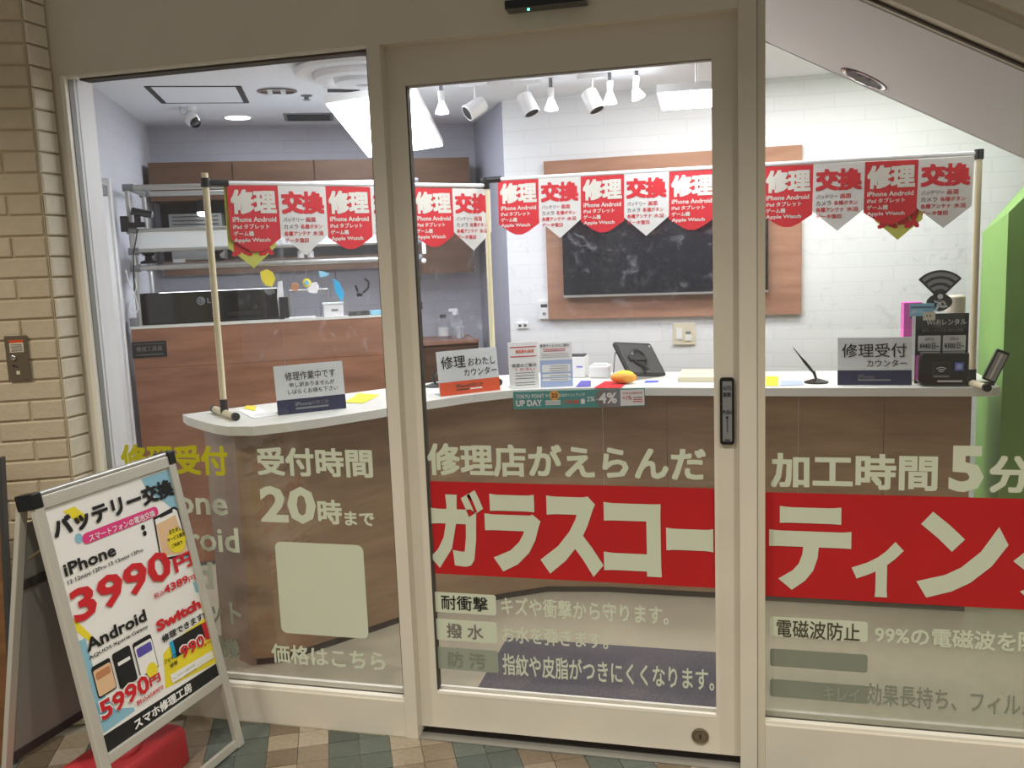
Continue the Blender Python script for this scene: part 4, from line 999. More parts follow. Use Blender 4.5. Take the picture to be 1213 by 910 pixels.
t = thing('white_tag', (ta0.x, Yw + .012, z0), 'small white tag with a face mark hanging below the blue card', 'tag')
MB().obox((ta0.x, Yw + .012, z0), (ta1.x - ta0.x, 0, 0), (0, 0, z1 - z0), (0, .004, 0)).build('tag_face', 'ivory_plastic', t)
hb = Print((ta0.x, Yw + .012, z0), UX, UZ); hb.disc(.014, .018, .003, 'ink_black', 2); hb.disc(.026, .018, .003, 'ink_black', 2); hb.build(t, 'tag_print')
t = thing('pink_box', (at(1071, 380, Yw + .12).x, Yw + .12, CT), 'pink and white leaflet box behind the blue card', 'box')
p0, p1_ = at(1070.5, 380, Yw + .12), at(1083, 380, Yw + .12)
MB().box(p0.x, p1_.x + .03, Yw + .12, Yw + .2, CT + .001, at(1076, 358.5, Yw + .12).z).build('box_body', 'bright_pink', t, bevel=.002)
MB().box(p0.x + (p1_.x - p0.x) * .8, p1_.x + .032, Yw + .118, Yw + .12, CT + .001, at(1076, 362, Yw + .12).z).build('white_panel', 'paper_white', t)
rp = at(1133, 360, Yw + .16)
t = thing('paper_roll', (rp.x, Yw + .17, CT), 'cream cylinder standing behind the Wi-Fi board', 'canister')
MB().lathe((rp.x, Yw + .17, CT + .001), UZ, [(.036, 0), (.036, at(1133, 352, Yw + .17).z - CT), (.03, at(1133, 350, Yw + .17).z - CT)], 24).build('cylinder', 'ivory_plastic', t, smooth=True)
# silver card holder at the end
t = thing('card_reader', tuple(on_counter(1172, 458)), 'tilted silver card holder at the right end of the counter', 'card holder')
h0 = at(1164, 450, 1.33); h1 = at(1182, 414, 1.33); d_ = (h1 - h0); pr_ = V((d_.z, 0, -d_.x)).normalized() * .05
zz = CT + .006 - min(h0.z, (h0 + pr_).z); h0 = h0 + UZ * max(0, zz)
MB().obox(h0, d_, pr_, (0, .025, 0)).build('holder_frame', 'black', t, bevel=.003)
MB().obox(h0 + d_ * .06 + pr_ * .12 + V((0, -.002, 0)), d_ * .86, pr_ * .76, (0, .004, 0)).build('holder_face', 'aluminium', t)
MB().obox(h0 + d_ * .1 + pr_ * .4 + V((0, -.003, 0)), d_ * .8, pr_ * .12, (0, .004, 0)).build('holder_rib', 'white_plastic', t)
q = h0 + pr_ * .5
MB().box(q.x - .03, q.x + .02, 1.325, 1.36, CT + .001, CT + .012).build('holder_foot', 'black', t)

# ================================================================== banner stands
def footed_pole(t, P, ztop, fd, r=.0125, fl=.15):
    MB().tube(P + UZ * (CT + .055), P + UZ * ztop, r).build('pole', 'pole_cream', t, smooth=True)
    MB().tube(P + UZ * (CT + .014), P + UZ * (CT + .07), r * 1.25).build('tee_joint', 'black', t, smooth=True)
    a, b = P + UZ * (CT + .016) - fd * fl, P + UZ * (CT + .016) + fd * fl
    MB().tube(a, b, .0135).build('foot_bar', 'pole_cream', t, smooth=True)
    for q, s_ in ((a, -1), (b, 1)): MB().tube(q, q + fd * s_ * .018, .0155).build('end_cap', 'black', t, smooth=True)
PL = az(266, 489, CT + .016); PL.z = 0
PM = az(585, 448, CT + .016); PM.z = 0
PR = V((at(1157, 185, 1.36).x, 1.30, 0)); PR = V((at(1156, 300, 1.30).x, 1.30, 0))
capM = az(603, 461, CT + .016); capM.z = 0
zL = hgt(PL, 205); zb1 = hgt(PL, 218); zM1 = hgt(PM, 221); zM = hgt(PM, 215)
zR = hgt(PR, 180); zR1 = hgt(PR, 183)
dL = (PM - PL).normalized()
st1 = thing('banner_stand', (PL.x, PL.y, CT), 'cream pipe stand with black joints rising from the rounded left counter end', 'stand')
fdL = V((az(283, 495, CT + .016) - az(250, 483, CT + .016)).xy.to_3d()).normalized()
footed_pole(st1, PL, zL, fdL, fl=.12)
MB().tube(PL + UZ * (zb1 - .012), PL + UZ * (zb1 + .022), .018).build('clamp', 'black', st1, smooth=True)
MB().tube(PL + UZ * (zb1 + .005), PL + dL * .085 + UZ * (zb1 + .004), .014).build('clamp', 'black', st1, smooth=True)
MB().tube(PL + dL * .08 + UZ * (zb1 + .004), PM + UZ * (zM1 + .004), .009).build('rail', 'white_plastic', st1, smooth=True)
st2 = thing('banner_stand', (PM.x, PM.y, CT), 'cream pipe stand with black joints behind the orange pick-up sign', 'stand')
fdM = (capM - PM).normalized()
footed_pole(st2, PM, zM - .005, fdM, fl=.13)
MB().tube(PM + UZ * (zM - .035), PM + UZ * (zM + .012), .017).build('corner_joint', 'black', st2, smooth=True)
dR = (PR - PM).normalized()
MB().tube(PM + UZ * (zM + .004) - dR * .02, PM + dR * .075 + UZ * (zM + .006), .014).build('corner_joint', 'black', st2, smooth=True)
MB().tube(PM + dR * .07 + UZ * (zM + .005), PR + UZ * (zR1 + .005), .009).build('rail', 'white_plastic', st2, smooth=True)
st3 = thing('banner_stand', (PR.x, PR.y, CT), 'cream pipe stand with black joints at the right end of the counter', 'stand')
capR = az(1168, 459, CT + .016); capR.z = 0
footed_pole(st3, PR, zR - .01, (capR - PR).normalized(), fl=.13)
MB().tube(PR + UZ * (zR - .028), PR + UZ * (zR + .010), .017).build('corner_joint', 'black', st3, smooth=True)

# ---- bunting: pennants, built once per kind then copied
def flag_meshes():
    W, H = 1.0, 1.28
    out = {}
    p = Print((0, 0, 0), UX, UZ, eps=.004)
    p.text('修理', .07, .93, .95, 1.40 - .22 + .04, 'flag_ink', .05, 1) if False else None
    red = MB().prism([V(q) for q in ((.0, 0, 0), (1, 0, 0), (1, 0, -.98), (.72, 0, -1.16), (.58, 0, -1.22), (.42, 0, -1.22), (.28, 0, -1.16), (0, 0, -.98))], (0, .008, 0))
    wht = MB().prism([V(q) for q in ((.0, 0, 0), (1, 0, 0), (1, 0, -.92), (.5, 0, -1.32), (0, 0, -.92))], (0, .008, 0))
    r = Print((0, 0, 0), UX, UZ, eps=.005)
    r.text('修理', .05, .95, -.53, -.08, 'flag_ink', .045, 1)
    for i, s_ in enumerate(('iPhone Android', 'iPad タブレット', 'ゲーム機', 'Apple Watch')):
        wds = (.87, .72, .40, .72)[i]; r.text(s_, .06, .06 + wds, -.675 - i * .13, -.58 - i * .13, 'flag_ink', .024, 1)
    w = Print((0, 0, 0), UX, UZ, eps=.005)
    w.text('交換', .05, .95, -.53, -.10, 'flag_red', .05, 1)
    for i, (a, b) in enumerate((('バッテリー', '画面'), ('カメラ', '各種ボタン'), ('各種アンテナ', '水没'), ('データ復旧', ''))):
        wa = (.42, .30, .55, .5)[i]; w.text(a, .07, .07 + wa, -.685 - i * .13, -.595 - i * .13, 'ink_grey' if i in (0, 1) else 'flag_red', .018, 1)
        if b: w.text(b, .12 + wa, (.75, .88, .9)[i], -.685 - i * .13, -.595 - i * .13, 'flag_red', .012, 1)
    yel = MB().prism([V(q) for q in ((.0, .0, 0), (1, 0, 0), (1, 0, -1.12), (.5, 0, -1.5), (0, 0, -1.12))], (0, .004, 0))
    y = Print((0, 0, 0), UX, UZ, eps=.005); y.text('買取', .06, .94, -1.28, -.85, 'flag_red', .045, 1)
    def mk(mb, m, nm):
        me = bpy.data.meshes.new(nm); me.from_pydata([tuple(v) for v in mb.v], [], mb.f); me.update(); me.materials.append(MATS[m]); return me
    for key, body, m, pr2 in (('red', red, 'flag_red', r), ('white', wht, 'flag_white', w), ('yellow', yel, 'flag_yellow', y)):
        out[key] = (mk(body, m, 'pennant'), [mk(mb, mm, 'pennant_print') for mm, mb in pr2.mb.items()])
    return out
FM = flag_meshes()
def pennant(parent, kind, A, B, off=0.0, scale=None, dz=0):
    d = (B - A); L = d.length; X = d.normalized(); Yv = UZ.cross(X).normalized(); Zv = X.cross(Yv)
    Mx = Matrix.Identity(4)
    for i in range(3):
        Mx[i][0] = X[i] * L; Mx[i][1] = Yv[i] * L; Mx[i][2] = Zv[i] * (scale or L); Mx[i][3] = A[i] + Yv[i] * off - V(parent['_loc'])[i] + (dz if i == 2 else 0)
    o = bpy.data.objects.new('pennant', FM[kind][0]); C.objects.link(o); o.parent = parent; o.matrix_local = Mx
    o['label'] = {'red': 'red pennant with white lettering', 'white': 'white pennant with red lettering', 'yellow': 'yellow pennant half hidden behind a red one'}[kind]
    for me in FM[kind][1]:
        q = bpy.data.objects.new('pennant_print', me); C.objects.link(q); q.parent = o
def bunting(A, B, n, seqs, name, label, xs=None):
    t = thing(name, tuple(A), label, 'banner')
    for i in range(n):
        a, b = A + (B - A) * (i / n), A + (B - A) * ((i + 1) / n)
        pennant(t, 'red' if i % 2 == 0 else 'white', a + (b - a) * .0, b - (b - a) * .0, off=-.004 - .002 * (i % 2), scale=(B - A).length / n * 1.04)
    return t
A = onplane(268, 219, PL, V((-dL.y, dL.x, 0))) ; B = onplane(579.5, 224, PL, V((-dL.y, dL.x, 0)))
nL = V((dL.y, -dL.x, 0))
bl = bunting(A, B, 6, 0, 'flag_bunting', 'left string of six red and white repair pennants above the rounded counter wing')
f0 = (B - A) / 6
pennant(bl, 'yellow', A - f0 * .05, A + f0 * .9, off=.004, scale=f0.length * 1.06)
A2 = onplane(590, 213.5, PM, V((-dR.y, dR.x, 0))); B2 = onplane(1154, 185.5, PM, V((-dR.y, dR.x, 0)))
br_ = bunting(A2, B2, 10, 0, 'flag_bunting', 'right string of ten red and white repair pennants above the straight counter')
f2 = (B2 - A2) / 10
pennant(br_, 'yellow', A2 + f2 * 8.22, A2 + f2 * 9.12, off=.006, scale=f2.length * 1.06)
# ---- clear sheets hanging under the rails
def sheet(P, Q, zt0, zt1, zb0, zb1_, label, sag=.01):
    n = 24; vs_ = []; d = (Q - P); nn = V((d.y, -d.x, 0)).normalized()
    for i in range(n + 1):
        f_ = i / n; p = P + d * f_; wob = .008 * math.sin(f_ * 19) + .005 * math.sin(f_ * 41 + 1)
        vs_.append(V((p.x, p.y, zt0 + (zt1 - zt0) * f_)) - nn * .01)
        vs_.append(V((p.x, p.y, zb0 + (zb1_ - zb0) * f_)) + nn * wob - nn * .01)
    m = MB().add(vs_, [(2 * i, 2 * i + 2, 2 * i + 3, 2 * i + 1) for i in range(n)])
    o = m.build('clear_sheet', 'sheet', smooth=True, base=(P.x, P.y, zb0)); o['label'] = label; o['category'] = 'clear sheet'
    return o
zt_ = zb1
nL_ = V((-dL.y, dL.x, 0))
q0 = onplane(285, 432, PL, nL_); q1 = onplane(575, 400, PL, nL_)
PLs = V((q0.x, q0.y, 0)); zz0 = q0.z; qt = onplane(272, 222, PL, nL_)
sheet(V((qt.x, qt.y, 0)), PM - dL * .02, zb1 - .01, zM1 - .01, zz0, zz0, 'clear vinyl sheet hanging under the left pennants')
zz1 = onplane(835, 392, PM, V((-dR.y, dR.x, 0))).z
sheet(PM + dR * .06, PR - dR * .03, zM - .01, zR1 - .01, zz1, zz1, 'clear wrinkled vinyl sheet hanging under the right pennants')

# ================================================================== objects on the back wall (TV wall)
YT = TVY - .002
x0, z1 = at(645, 193, TVY).x, at(720, 187, TVY).z; x1, z0 = at(949.5, 280, TVY).x, at(760, 376, TVY).z
tvb = thing('tv_backboard', (x0, TVY, z0), 'brown wood panel fixed to the white brick-patterned back wall behind the television', 'wall panel')
MB().box(x0, x1, TVY - .03, TVY, z0, z1).build('wood_panel', 'board_wood', tvb, bevel=.002)
tx0, tz1 = at(667, 300, TVY - .06).x, at(800, 240, TVY - .06).z; tx1, tz0 = at(910, 300, TVY - .06).x, at(760, 350, TVY - .06).z
tv = thing('television', (tx0, TVY - .03, tz0), 'wide black television with a silver lower edge on the brown wood panel', 'television')
MB().box(tx0, tx1, TVY - .08, TVY - .034, tz0, tz1).build('cabinet', 'black', tv, bevel=.003)
MB().box(tx0 + .008, tx1 - .008, TVY - .082, TVY - .08, tz0 + .02, tz1 - .008).build('screen', 'tv_screen', tv)
MB().box(tx0, tx1, TVY - .084, TVY - .08, tz0, tz0 + .012).build('lower_edge', 'aluminium', tv)
def wallbox(name, label, cat, l, r, t, b, m, dep=.02, parts=()):
    X0, X1 = at(l, (t + b) / 2, TVY - dep).x, at(r, (t + b) / 2, TVY - dep).x; Z1, Z0 = at((l + r) / 2, t, TVY - dep).z, at((l + r) / 2, b, TVY - dep).z
    o = thing(name, (X0, TVY, Z0), label, cat)
    MB().box(X0, X1, TVY - dep, TVY, Z0, Z1).build('cover', m, o, bevel=.002)
    W, H = X1 - X0, Z1 - Z0
    for nm, a, b_, c, d, mm, dd in parts: MB().box(X0 + W * a, X0 + W * b_, TVY - dep - dd, TVY - dep + .001, Z0 + H * c, Z0 + H * d).build(nm, mm, o)
wallbox('wall_controller', 'white wall controller with a small grey screen beside the wood panel', 'controller', 638, 651, 356, 378, 'white_plastic', parts=(('display', .2, .8, .62, .8, 'dark_grey', .001), ('button', .35, .65, .2, .35, 'grey_plastic', .001)))
wallbox('wall_socket', 'small wall socket on the white wall below the wall controller', 'socket', 612, 626, 382, 389.5, 'white_plastic', .01, (('socket_hole', .15, .4, .3, .7, 'dark_grey', .001), ('socket_hole', .6, .85, .3, .7, 'dark_grey', .001)))
wallbox('wall_switch', 'ivory double switch plate on the white wall behind the tablet', 'switch', 797.5, 823, 383, 408.5, 'ivory_plastic', .012, (('rocker', .14, .42, .25, .78, 'white_plastic', .004), ('key_hole', .58, .82, .5, .62, 'grey_plastic', .002), ('dial', .56, .84, .2, .45, 'white_plastic', .006)))

# ================================================================== green column, soffit
gx_ = at(1171, 300, 2.1).x
gp = [V((at(1193, 300, 1.5).x, 1.50, 0)), V((WR - .01, 1.50, 0)), V((WR - .01, 2.05, 0)), V((at(1159, 420, 2.05).x, 2.05, 0))]
zA = at(1171, 275, 2.05).z; zB = at(1193, 252, 1.5).z; zC = at(1213, 234, 1.5).z
cx1 = at(1213, 234, 1.5).x; slope_g = (zC - zB) / (cx1 - gp[0].x)
top = [V((gp[0].x, gp[0].y, zB)), V((min(WR - .01, gp[0].x + (2.4 - zB) / slope_g), 1.5, 2.4)), V((min(WR - .01, gp[0].x + (2.4 - zB) / slope_g), 2.05, 2.4)), V((gp[3].x, 2.05, zA))]
gc = thing('wall_green', tuple(gp[0]), kind='structure')
xk = top[1].x
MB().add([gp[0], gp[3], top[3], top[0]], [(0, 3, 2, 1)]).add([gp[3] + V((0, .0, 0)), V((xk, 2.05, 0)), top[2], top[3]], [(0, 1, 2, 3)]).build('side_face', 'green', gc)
MB().add([gp[0], V((xk, 1.5, 0)), top[1], top[0]], [(0, 1, 2, 3)]).add([top[0], top[1], top[2], top[3]], [(0, 1, 2, 3)]).build('front_face', 'green_shaded', gc)
so = [V((x, 0, slz(x) + .004)) for x in (-.125, XE + .55)]
zc0 = so[0].z
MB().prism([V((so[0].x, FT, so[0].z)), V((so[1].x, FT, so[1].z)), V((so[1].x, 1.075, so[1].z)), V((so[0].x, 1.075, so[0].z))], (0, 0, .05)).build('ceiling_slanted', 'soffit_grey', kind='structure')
MB().prism([V((so[0].x, 1.075, so[0].z + .002)), V((so[1].x, 1.075, so[1].z + .002)), V((so[1].x, 1.075, CEIL + .0)), V((so[0].x, 1.075, CEIL))], (0, .02, 0)).build('trim_1', 'ceiling_white', kind='structure')
# downlight in the slanted soffit
sn = V((SL, 0, -1)).normalized(); su = V((1, 0, SL)).normalized()
dc = V((.413, .965, slz(.413) + .004))
dl = thing('slanted_downlight', tuple(dc), 'round chrome downlight in the slanted soffit at the upper right', 'downlight')
MB().lathe(dc - sn * .001, sn, [(.082, 0), (.084, .004), (.074, .006), (.066, .001), (.05, -.008), (.01, -.010)], 28).build('reflector_ring', 'chrome', dl, smooth=True)
MB().lathe(dc, sn, [(.088, 0), (.0885, .002)], 28).build('rim', 'dark_grey', dl, smooth=True)
for a in (-.02, .018): MB().cbox(dc + su * a + sn * .007, su * .008, UY * .09, sn * .002).build('lamp_holder', 'dark_grey', dl)

# ================================================================== ceiling fixtures, work room side
def cz(x, y, Z=CEIL): return az(x, y, Z)
def hatch(pts, label, wdt=.018):
    P = [cz(*p) for p in pts]; a = min(q.dot(GX) for q in P); b = max(q.dot(GX) for q in P); c = min(q.dot(GY) for q in P); d = max(q.dot(GY) for q in P)
    t = thing('ceiling_hatch', tuple(g(a, c, CEIL)), label, 'hatch')
    for (x0, x1, y0, y1) in ((a, b, c, c + .008), (a, b, d - .008, d), (a, a + wdt, c, d), (b - wdt, b, c, d)):
        MB().obox(g(x0, y0, CEIL - .004), GX * (x1 - x0), GY * (y1 - y0), UZ * .004).build('frame', 'dark_grey', t)
    MB().obox(g(a + .01, c + .01, CEIL - .002), GX * (b - a - .02), GY * (d - c - .02), UZ * .002).build('hatch_panel', 'ceiling_white', t)
hatch([(170.3, 101.9), (286.4, 103.2), (190.1, 120.9), (295.1, 121.4)], 'square ceiling access hatch with black edges left of the glass downlight', .028)
hatch([(232, 153.5), (297, 154), (238, 160.5), (300, 161)], 'small grey ceiling hatch near the rear wall', .01)
def vent(px, label, n=9, m='grey_plastic'):
    P = [cz(*p) for p in px]; a = min(q.dot(GX) for q in P); b = max(q.dot(GX) for q in P); c = min(q.dot(GY) for q in P); d = max(q.dot(GY) for q in P)
    t = thing('ceiling_vent', tuple(g(a, c, CEIL)), label, 'vent')
    MB().obox(g(a, c, CEIL - .006), GX * (b - a), GY * (d - c), UZ * .006).build('frame', m, t)
    for i in range(n):
        MB().obox(g(a + .02, c + .02 + (d - c - .04) * i / n, CEIL - .011), GX * (b - a - .04), GY * ((d - c - .04) / n * .5), UZ * .005).build('slat', 'dark_grey', t)
vent([(335, 134), (390, 134), (340, 142), (395, 142)], 'rectangular grey ceiling vent right of the lit downlight')
vent([(383, 103), (428, 103), (386, 108), (430, 108)], 'pale rectangular ceiling vent beside the round diffuser', 4, 'ceiling_white')
p = cz(328, 107)
t = thing('glass_downlight', tuple(p), 'unlit chrome downlight between the hatch and the round diffuser', 'downlight')
MB().lathe(p, -UZ, [(.10, 0), (.10, .006), (.088, .008), (.08, .003), (.03, .001)], 28).build('reflector_ring', 'chrome', t, smooth=True)
for a in (-.035, .03): MB().cbox(p + GX * a - UZ * .009, GX * .022, GY * .11, UZ * .006).build('lamp_holder', 'white_plastic', t)
p = cz(281.5, 138)
t = thing('lit_downlight', tuple(p), 'bright lit round downlight behind the ceiling camera', 'downlight')
MB().lathe(p, -UZ, [(.085, 0), (.085, .006), (.075, .008)], 28).build('trim_ring', 'white_plastic', t, smooth=True)
MB().lathe(p - UZ * .008, -UZ, [(.072, 0), (.07, .002)], 28).build('diffuser', 'down_glow', t)
p = cz(428, 78)
t = thing('round_diffuser', tuple(p), 'large round stepped air diffuser on the ceiling by the left window frame', 'air diffuser')
for r0, r1, z in ((.30, .24, .04), (.22, .16, .065), (.13, .03, .08)):
    MB().lathe(p, -UZ, [(r0 * .8, 0), (r0, z * .6), (r0 - .01, z), (r1, z + .004), (r1 * .8, z * .5)], 32).build('diffuser_ring', 'white_plastic', t, smooth=True)
p = cz(363, 113)
t = thing('sprinkler', tuple(p), 'small sprinkler head on the ceiling right of the glass downlight', 'sprinkler')
MB().lathe(p, -UZ, [(.03, 0), (.03, .004), (.012, .008), (.012, .02), (.02, .022), (.02, .024)], 16).build('head', 'grey_plastic', t, smooth=True)
# ceiling camera
p = cz(226, 127)
t = thing('ceiling_camera', tuple(p), 'white security camera with a black lens under the ceiling hatch', 'camera')
MB().lathe(p, -UZ, [(.03, 0), (.03, .015), (.022, .02)], 18).build('base', 'white_plastic', t, smooth=True)
MB().tube(p - UZ * .015, p - UZ * .05, .008).build('arm', 'white_plastic', t, smooth=True)
MB().ball(p - UZ * .065, .038, (1, 1, 1)).build('head', 'white_plastic', t, smooth=True)
MB().lathe(p - UZ * .07 + GX * .012, (V((.5, -.5, -.6))), [(.03, .008), (.028, .03), (.02, .036)], 18).build('lens', 'black_gloss', t, smooth=True)
p = cz(213, 126)
t = thing('ceiling_hook', tuple(p), 'thin wire hook on the ceiling beside the security camera', 'hook')
MB().path([p, p - UZ * .03, p - UZ * .045 + GX * .015, p - UZ * .035 + GX * .035, p - UZ * .02 + GX * .036], .003).build('wire', 'chrome', t, smooth=True)

# hanging light panels
def hang_panel(pts, Z, label, name='hanging_light', frame=True):
    P = [az(x, y, Z) for x, y in pts]
    c0 = sum(P, V((0, 0, 0))) / 4
    u = ((P[1] - P[0]) + (P[2] - P[3])); wd = u.length / 2; u.normalize(); v = V((-u.y, u.x, 0)); ln = (abs((P[3] - P[0]).dot(v)) + abs((P[2] - P[1]).dot(v))) / 2
    t = thing(name, tuple(c0), label, 'ceiling light')
    MB().cbox(c0 + UZ * .02, u * wd, v * ln, UZ * .03).build('housing', 'white_plastic', t)
    MB().cbox(c0 + UZ * .002, u * (wd - .01), v * (ln - .01), UZ * .004).build('diffuser', 'lamp_glow', t)
    for s_ in (-.35, .35): MB().tube(c0 + v * ln * s_ + UZ * .03, V((c0.x, c0.y, CEIL)) + v * ln * s_, .006).build('rod', 'white_plastic', t, smooth=True)
    return t
def tilt_panel(c0, u, v, wd, ln, label):
    u = V(u).normalized(); v = (V(v) - u * V(v).dot(u)).normalized(); n = u.cross(v)
    if n.z < 0: n = -n
    t = thing('hanging_light', tuple(c0), label, 'ceiling light')
    MB().cbox(c0 + n * .02, u * wd, v * ln, n * .03).build('housing', 'white_plastic', t)
    MB().cbox(c0 + n * .002, u * (wd - .01), v * (ln - .01), n * .004).build('diffuser', 'lamp_glow', t)
    for s_ in (-.35, .35):
        p = c0 + v * ln * s_ + n * .03; MB().tube(p, V((p.x, p.y, CEIL)), .005).build('rod', 'white_plastic', t, smooth=True)
tilt_panel(V((-1.5516, 1.3526, 2.15)), (.9752, .1955, .1036), (-.1749, .9679, -.1806), .379, .76, 'long glowing light panel hanging behind the left door post')
hang_panel([(774, 112), (868, 105), (873, 125), (787, 131)], 2.14, 'glowing light panel hanging in front of the back wall right of the spotlights')

# spotlights: white cylinders and bare bulbs on rods
def spot(top, body, aim, label):
    T_ = cz(*top); t = thing('spotlight', tuple(T_), label, 'spotlight')
    pb = onplane(body[0], body[1], V((T_.x, T_.y, 0)), V((FWD.x, FWD.y, 0)).normalized())
    pb = V((T_.x, T_.y, pb.z)); aim = V(aim).normalized()
    MB().cbox(T_ - UZ * .01, UX * .14, UY * .04, UZ * .02).build('mount', 'white_plastic', t)
    MB().tube(T_, pb + UZ * .03, .006).build('stem', 'white_plastic', t, smooth=True)
    MB().lathe(pb - aim * .055, aim, [(.03, 0), (.040, .01), (.042, .11), (.038, .112), (.036, .09)], 24).build('cylinder_shade', 'white_plastic', t, smooth=True)
    MB().lathe(pb + aim * .048, aim, [(.036, 0), (.035, .006)], 24).build('lens', 'black_matt', t, smooth=True)
Rh = V((RIGHT.x, RIGHT.y, 0)).normalized(); Fh = V((FWD.x, FWD.y, 0)).normalized()
spot((562, 98), (560, 128), -Rh * .75 - Fh * .35 - UZ * .5, 'leftmost white cylinder spotlight, turned to the left')
spot((624, 96), (626, 123), Rh * .35 - Fh * .25 - UZ * .85, 'middle white cylinder spotlight, turned down')
spot((701, 88), (702, 119), Rh * .35 - Fh * .25 - UZ * .85, 'rightmost white cylinder spotlight, turned down to the right')
def bulb(top, pos, label, tilt=(0, 0, -1), lit=True):
    T_ = cz(*top); t = thing('bare_spot_bulb', tuple(T_), label, 'bulb')
    pb = onplane(pos[0], pos[1], V((T_.x, T_.y, 0)), V((FWD.x, FWD.y, 0)).normalized()); pb = V((T_.x, T_.y, pb.z)); ax = V(tilt).normalized()
    MB().tube(T_, pb + UZ * .085, .004).build('rod', 'grey_plastic', t, smooth=True)
    MB().cbox(pb + UZ * .10, UX * .016, UY * .012, UZ * .05).build('joint', 'grey_plastic', t)
    MB().tube(pb + UZ * .08 - ax * .0, pb - ax * .02 + UZ * .01, .018, .014).build('socket', 'white_plastic', t, smooth=True)
    MB().lathe(pb - ax * .025, ax, [(.014, 0), (.02, .015), (.033, .045), (.032, .052), (.01, .056)], 20).build('bulb', 'bulb_glow', t, smooth=True)
bulb((522, 96), (520, 128), 'glowing bulb between the light panel and the leftmost cylinder spotlight')
bulb((652, 92), (650, 124), 'glowing bulb between the middle and right cylinder spotlights')
bulb((722, 86), (724, 116), 'glowing bulb just right of the rightmost cylinder spotlight')
bulb((754, 84), (761, 110), 'glowing tilted bulb nearest the bright panel on the right', (.35, 0, -1))

# ================================================================== work room furniture
BY = 2.50; BZ = 1.262
bx_l, bx_r = -2.12, -.655
bench = thing('work_bench', tuple(g(bx_l, BY)), 'tall brown wood workbench front with a white top edge in the rear room', 'workbench')
for a, b in ((bx_l, -1.38), (-1.38, bx_r)):
    MB().obox(g(a + .001, BY, .02), GX * (b - a - .002), GY * .03, UZ * (1.06 - .02)).build('front_panel', 'bench_wood', bench)
    MB().obox(g(a + .001, BY, 1.062), GX * (b - a - .002), GY * .03, UZ * (BZ - 1.062)).build('front_panel', 'bench_wood', bench)
MB().obox(g(bx_l, BY - .004, BZ), GX * (bx_r - bx_l), GY * .09, UZ * .012).build('top_edge', 'counter_white', bench)
MB().obox(g(bx_r - .03, BY + .03, .02), GX * .03, GY * .55, UZ * (BZ - .02)).build('side_panel', 'bench_wood', bench)
MB().obox(g(bx_l, BY + .03, .98), GX * (bx_r - bx_l - .03), GY * .55, UZ * .03).build('desk_surface', 'counter_white', bench)
sp0 = gat(156, 407, BY - .001); sp1 = gat(196.5, 402.5, BY - .001); sz0 = gat(177, 423.5, BY).z; sz1 = gat(177, 404.5, BY).z
pl_ = thing('bench_nameplate', tuple(V((sp0.x, sp0.y, sz0))), 'small dark nameplate on the left of the brown workbench front', 'nameplate')
wN = (sp1 - sp0).dot(GX); o_ = g(sp0.dot(GX), BY - .006, sz0); hN = sz1 - sz0
MB().obox(o_, GX * wN, UZ * hN, GY * .006).build('plate', 'black_matt', pl_)
hb = Print(o_, GX, UZ); hb.text('機械工具商', wN * .12, wN * .88, hN * .38, hN * .72, 'ink_grey', .01); hb.rect(wN * .04, wN * .96, hN * .84, hN * .87, 'ink_grey', 1); hb.rect(wN * .1, wN * .9, hN * .16, hN * .21, 'ink_grey', 1)
hb.build(pl_, 'plate_print')
# monitor
MY = BY + .14
m0, m1 = gat(163, 360, MY), gat(330, 350, MY); mz1 = gat(245, 344.5, MY).z
mon = thing('monitor', tuple(g(m0.dot(GX), MY, 1.01)), 'black monitor seen from behind above the left end of the workbench', 'monitor')
ma, mb_ = m0.dot(GX), m1.dot(GX)
MB().obox(g(ma, MY, 1.10), GX * (mb_ - ma), UZ * (mz1 - 1.10), GY * .035).build('shell', 'black_gloss', mon, bevel=.008)
MB().obox(g((ma + mb_) / 2 - .04, MY - .0, 1.03), GX * .08, UZ * .1, GY * .03).build('neck', 'black', mon)
MB().obox(g((ma + mb_) / 2 - .14, MY - .05, 1.011), GX * .28, GY * .2, UZ * .015).build('foot', 'black', mon)
q = gat(238, 356.5, MY); hb = Print(g(q.dot(GX), MY - .001, q.z), GX, UZ)
hb.disc(0, 0, .022, 'grey_plastic', 1); hb.ring(0, 0, .012, .015, 90, 360, 'black_matt', 2); hb.rect(-.002, .0015, -.008, .008, 'black_matt', 2); hb.text('LG', .032, .085, -.014, .014, 'grey_plastic', .03)
hb.build(mon, 'logo')
MB().obox(g(ma + (mb_ - ma) * .62, MY - .012, 1.3), GX * .16, UZ * .02, GY * .012).build('cable_clip', 'black', mon)

# pipe rack over the bench
rk = thing('pipe_rack', tuple(g(-2.07, BY + .05, 1.01)), 'silver pipe rack with white shelf boards standing over the workbench', 'rack')
RY0, RY1 = BY + .06, BY + .48; rl, rr_ = -2.085, -.66; zt0 = 1.965
rad = .014
for yy in (RY0, RY1):
    MB().tube(g(rl, yy, zt0), g(rr_, yy, zt0), rad).build('rail', 'aluminium', rk, smooth=True)
    for xx in (rl, rr_): MB().tube(g(xx, yy, 1.01), g(xx, yy, zt0), rad * .9).build('upright', 'aluminium', rk, smooth=True)
for zz in (1.565, ):
    for yy in (RY0, RY1): MB().tube(g(rl, yy, zz), g(rr_, yy, zz), rad).build('rail', 'aluminium', rk, smooth=True)
for xx in (rl, rr_):
    for zz in (1.565, zt0): MB().tube(g(xx, RY0, zz), g(xx, RY1, zz), rad).build('side_rail', 'aluminium', rk, smooth=True)
    for yy in (RY0, RY1):
        for zz in (1.565, 1.65, 1.755, zt0): MB().tube(g(xx - .02, yy, zz), g(xx + .03, yy, zz), rad * 1.35).build('joint', 'grey_plastic', rk, smooth=True)
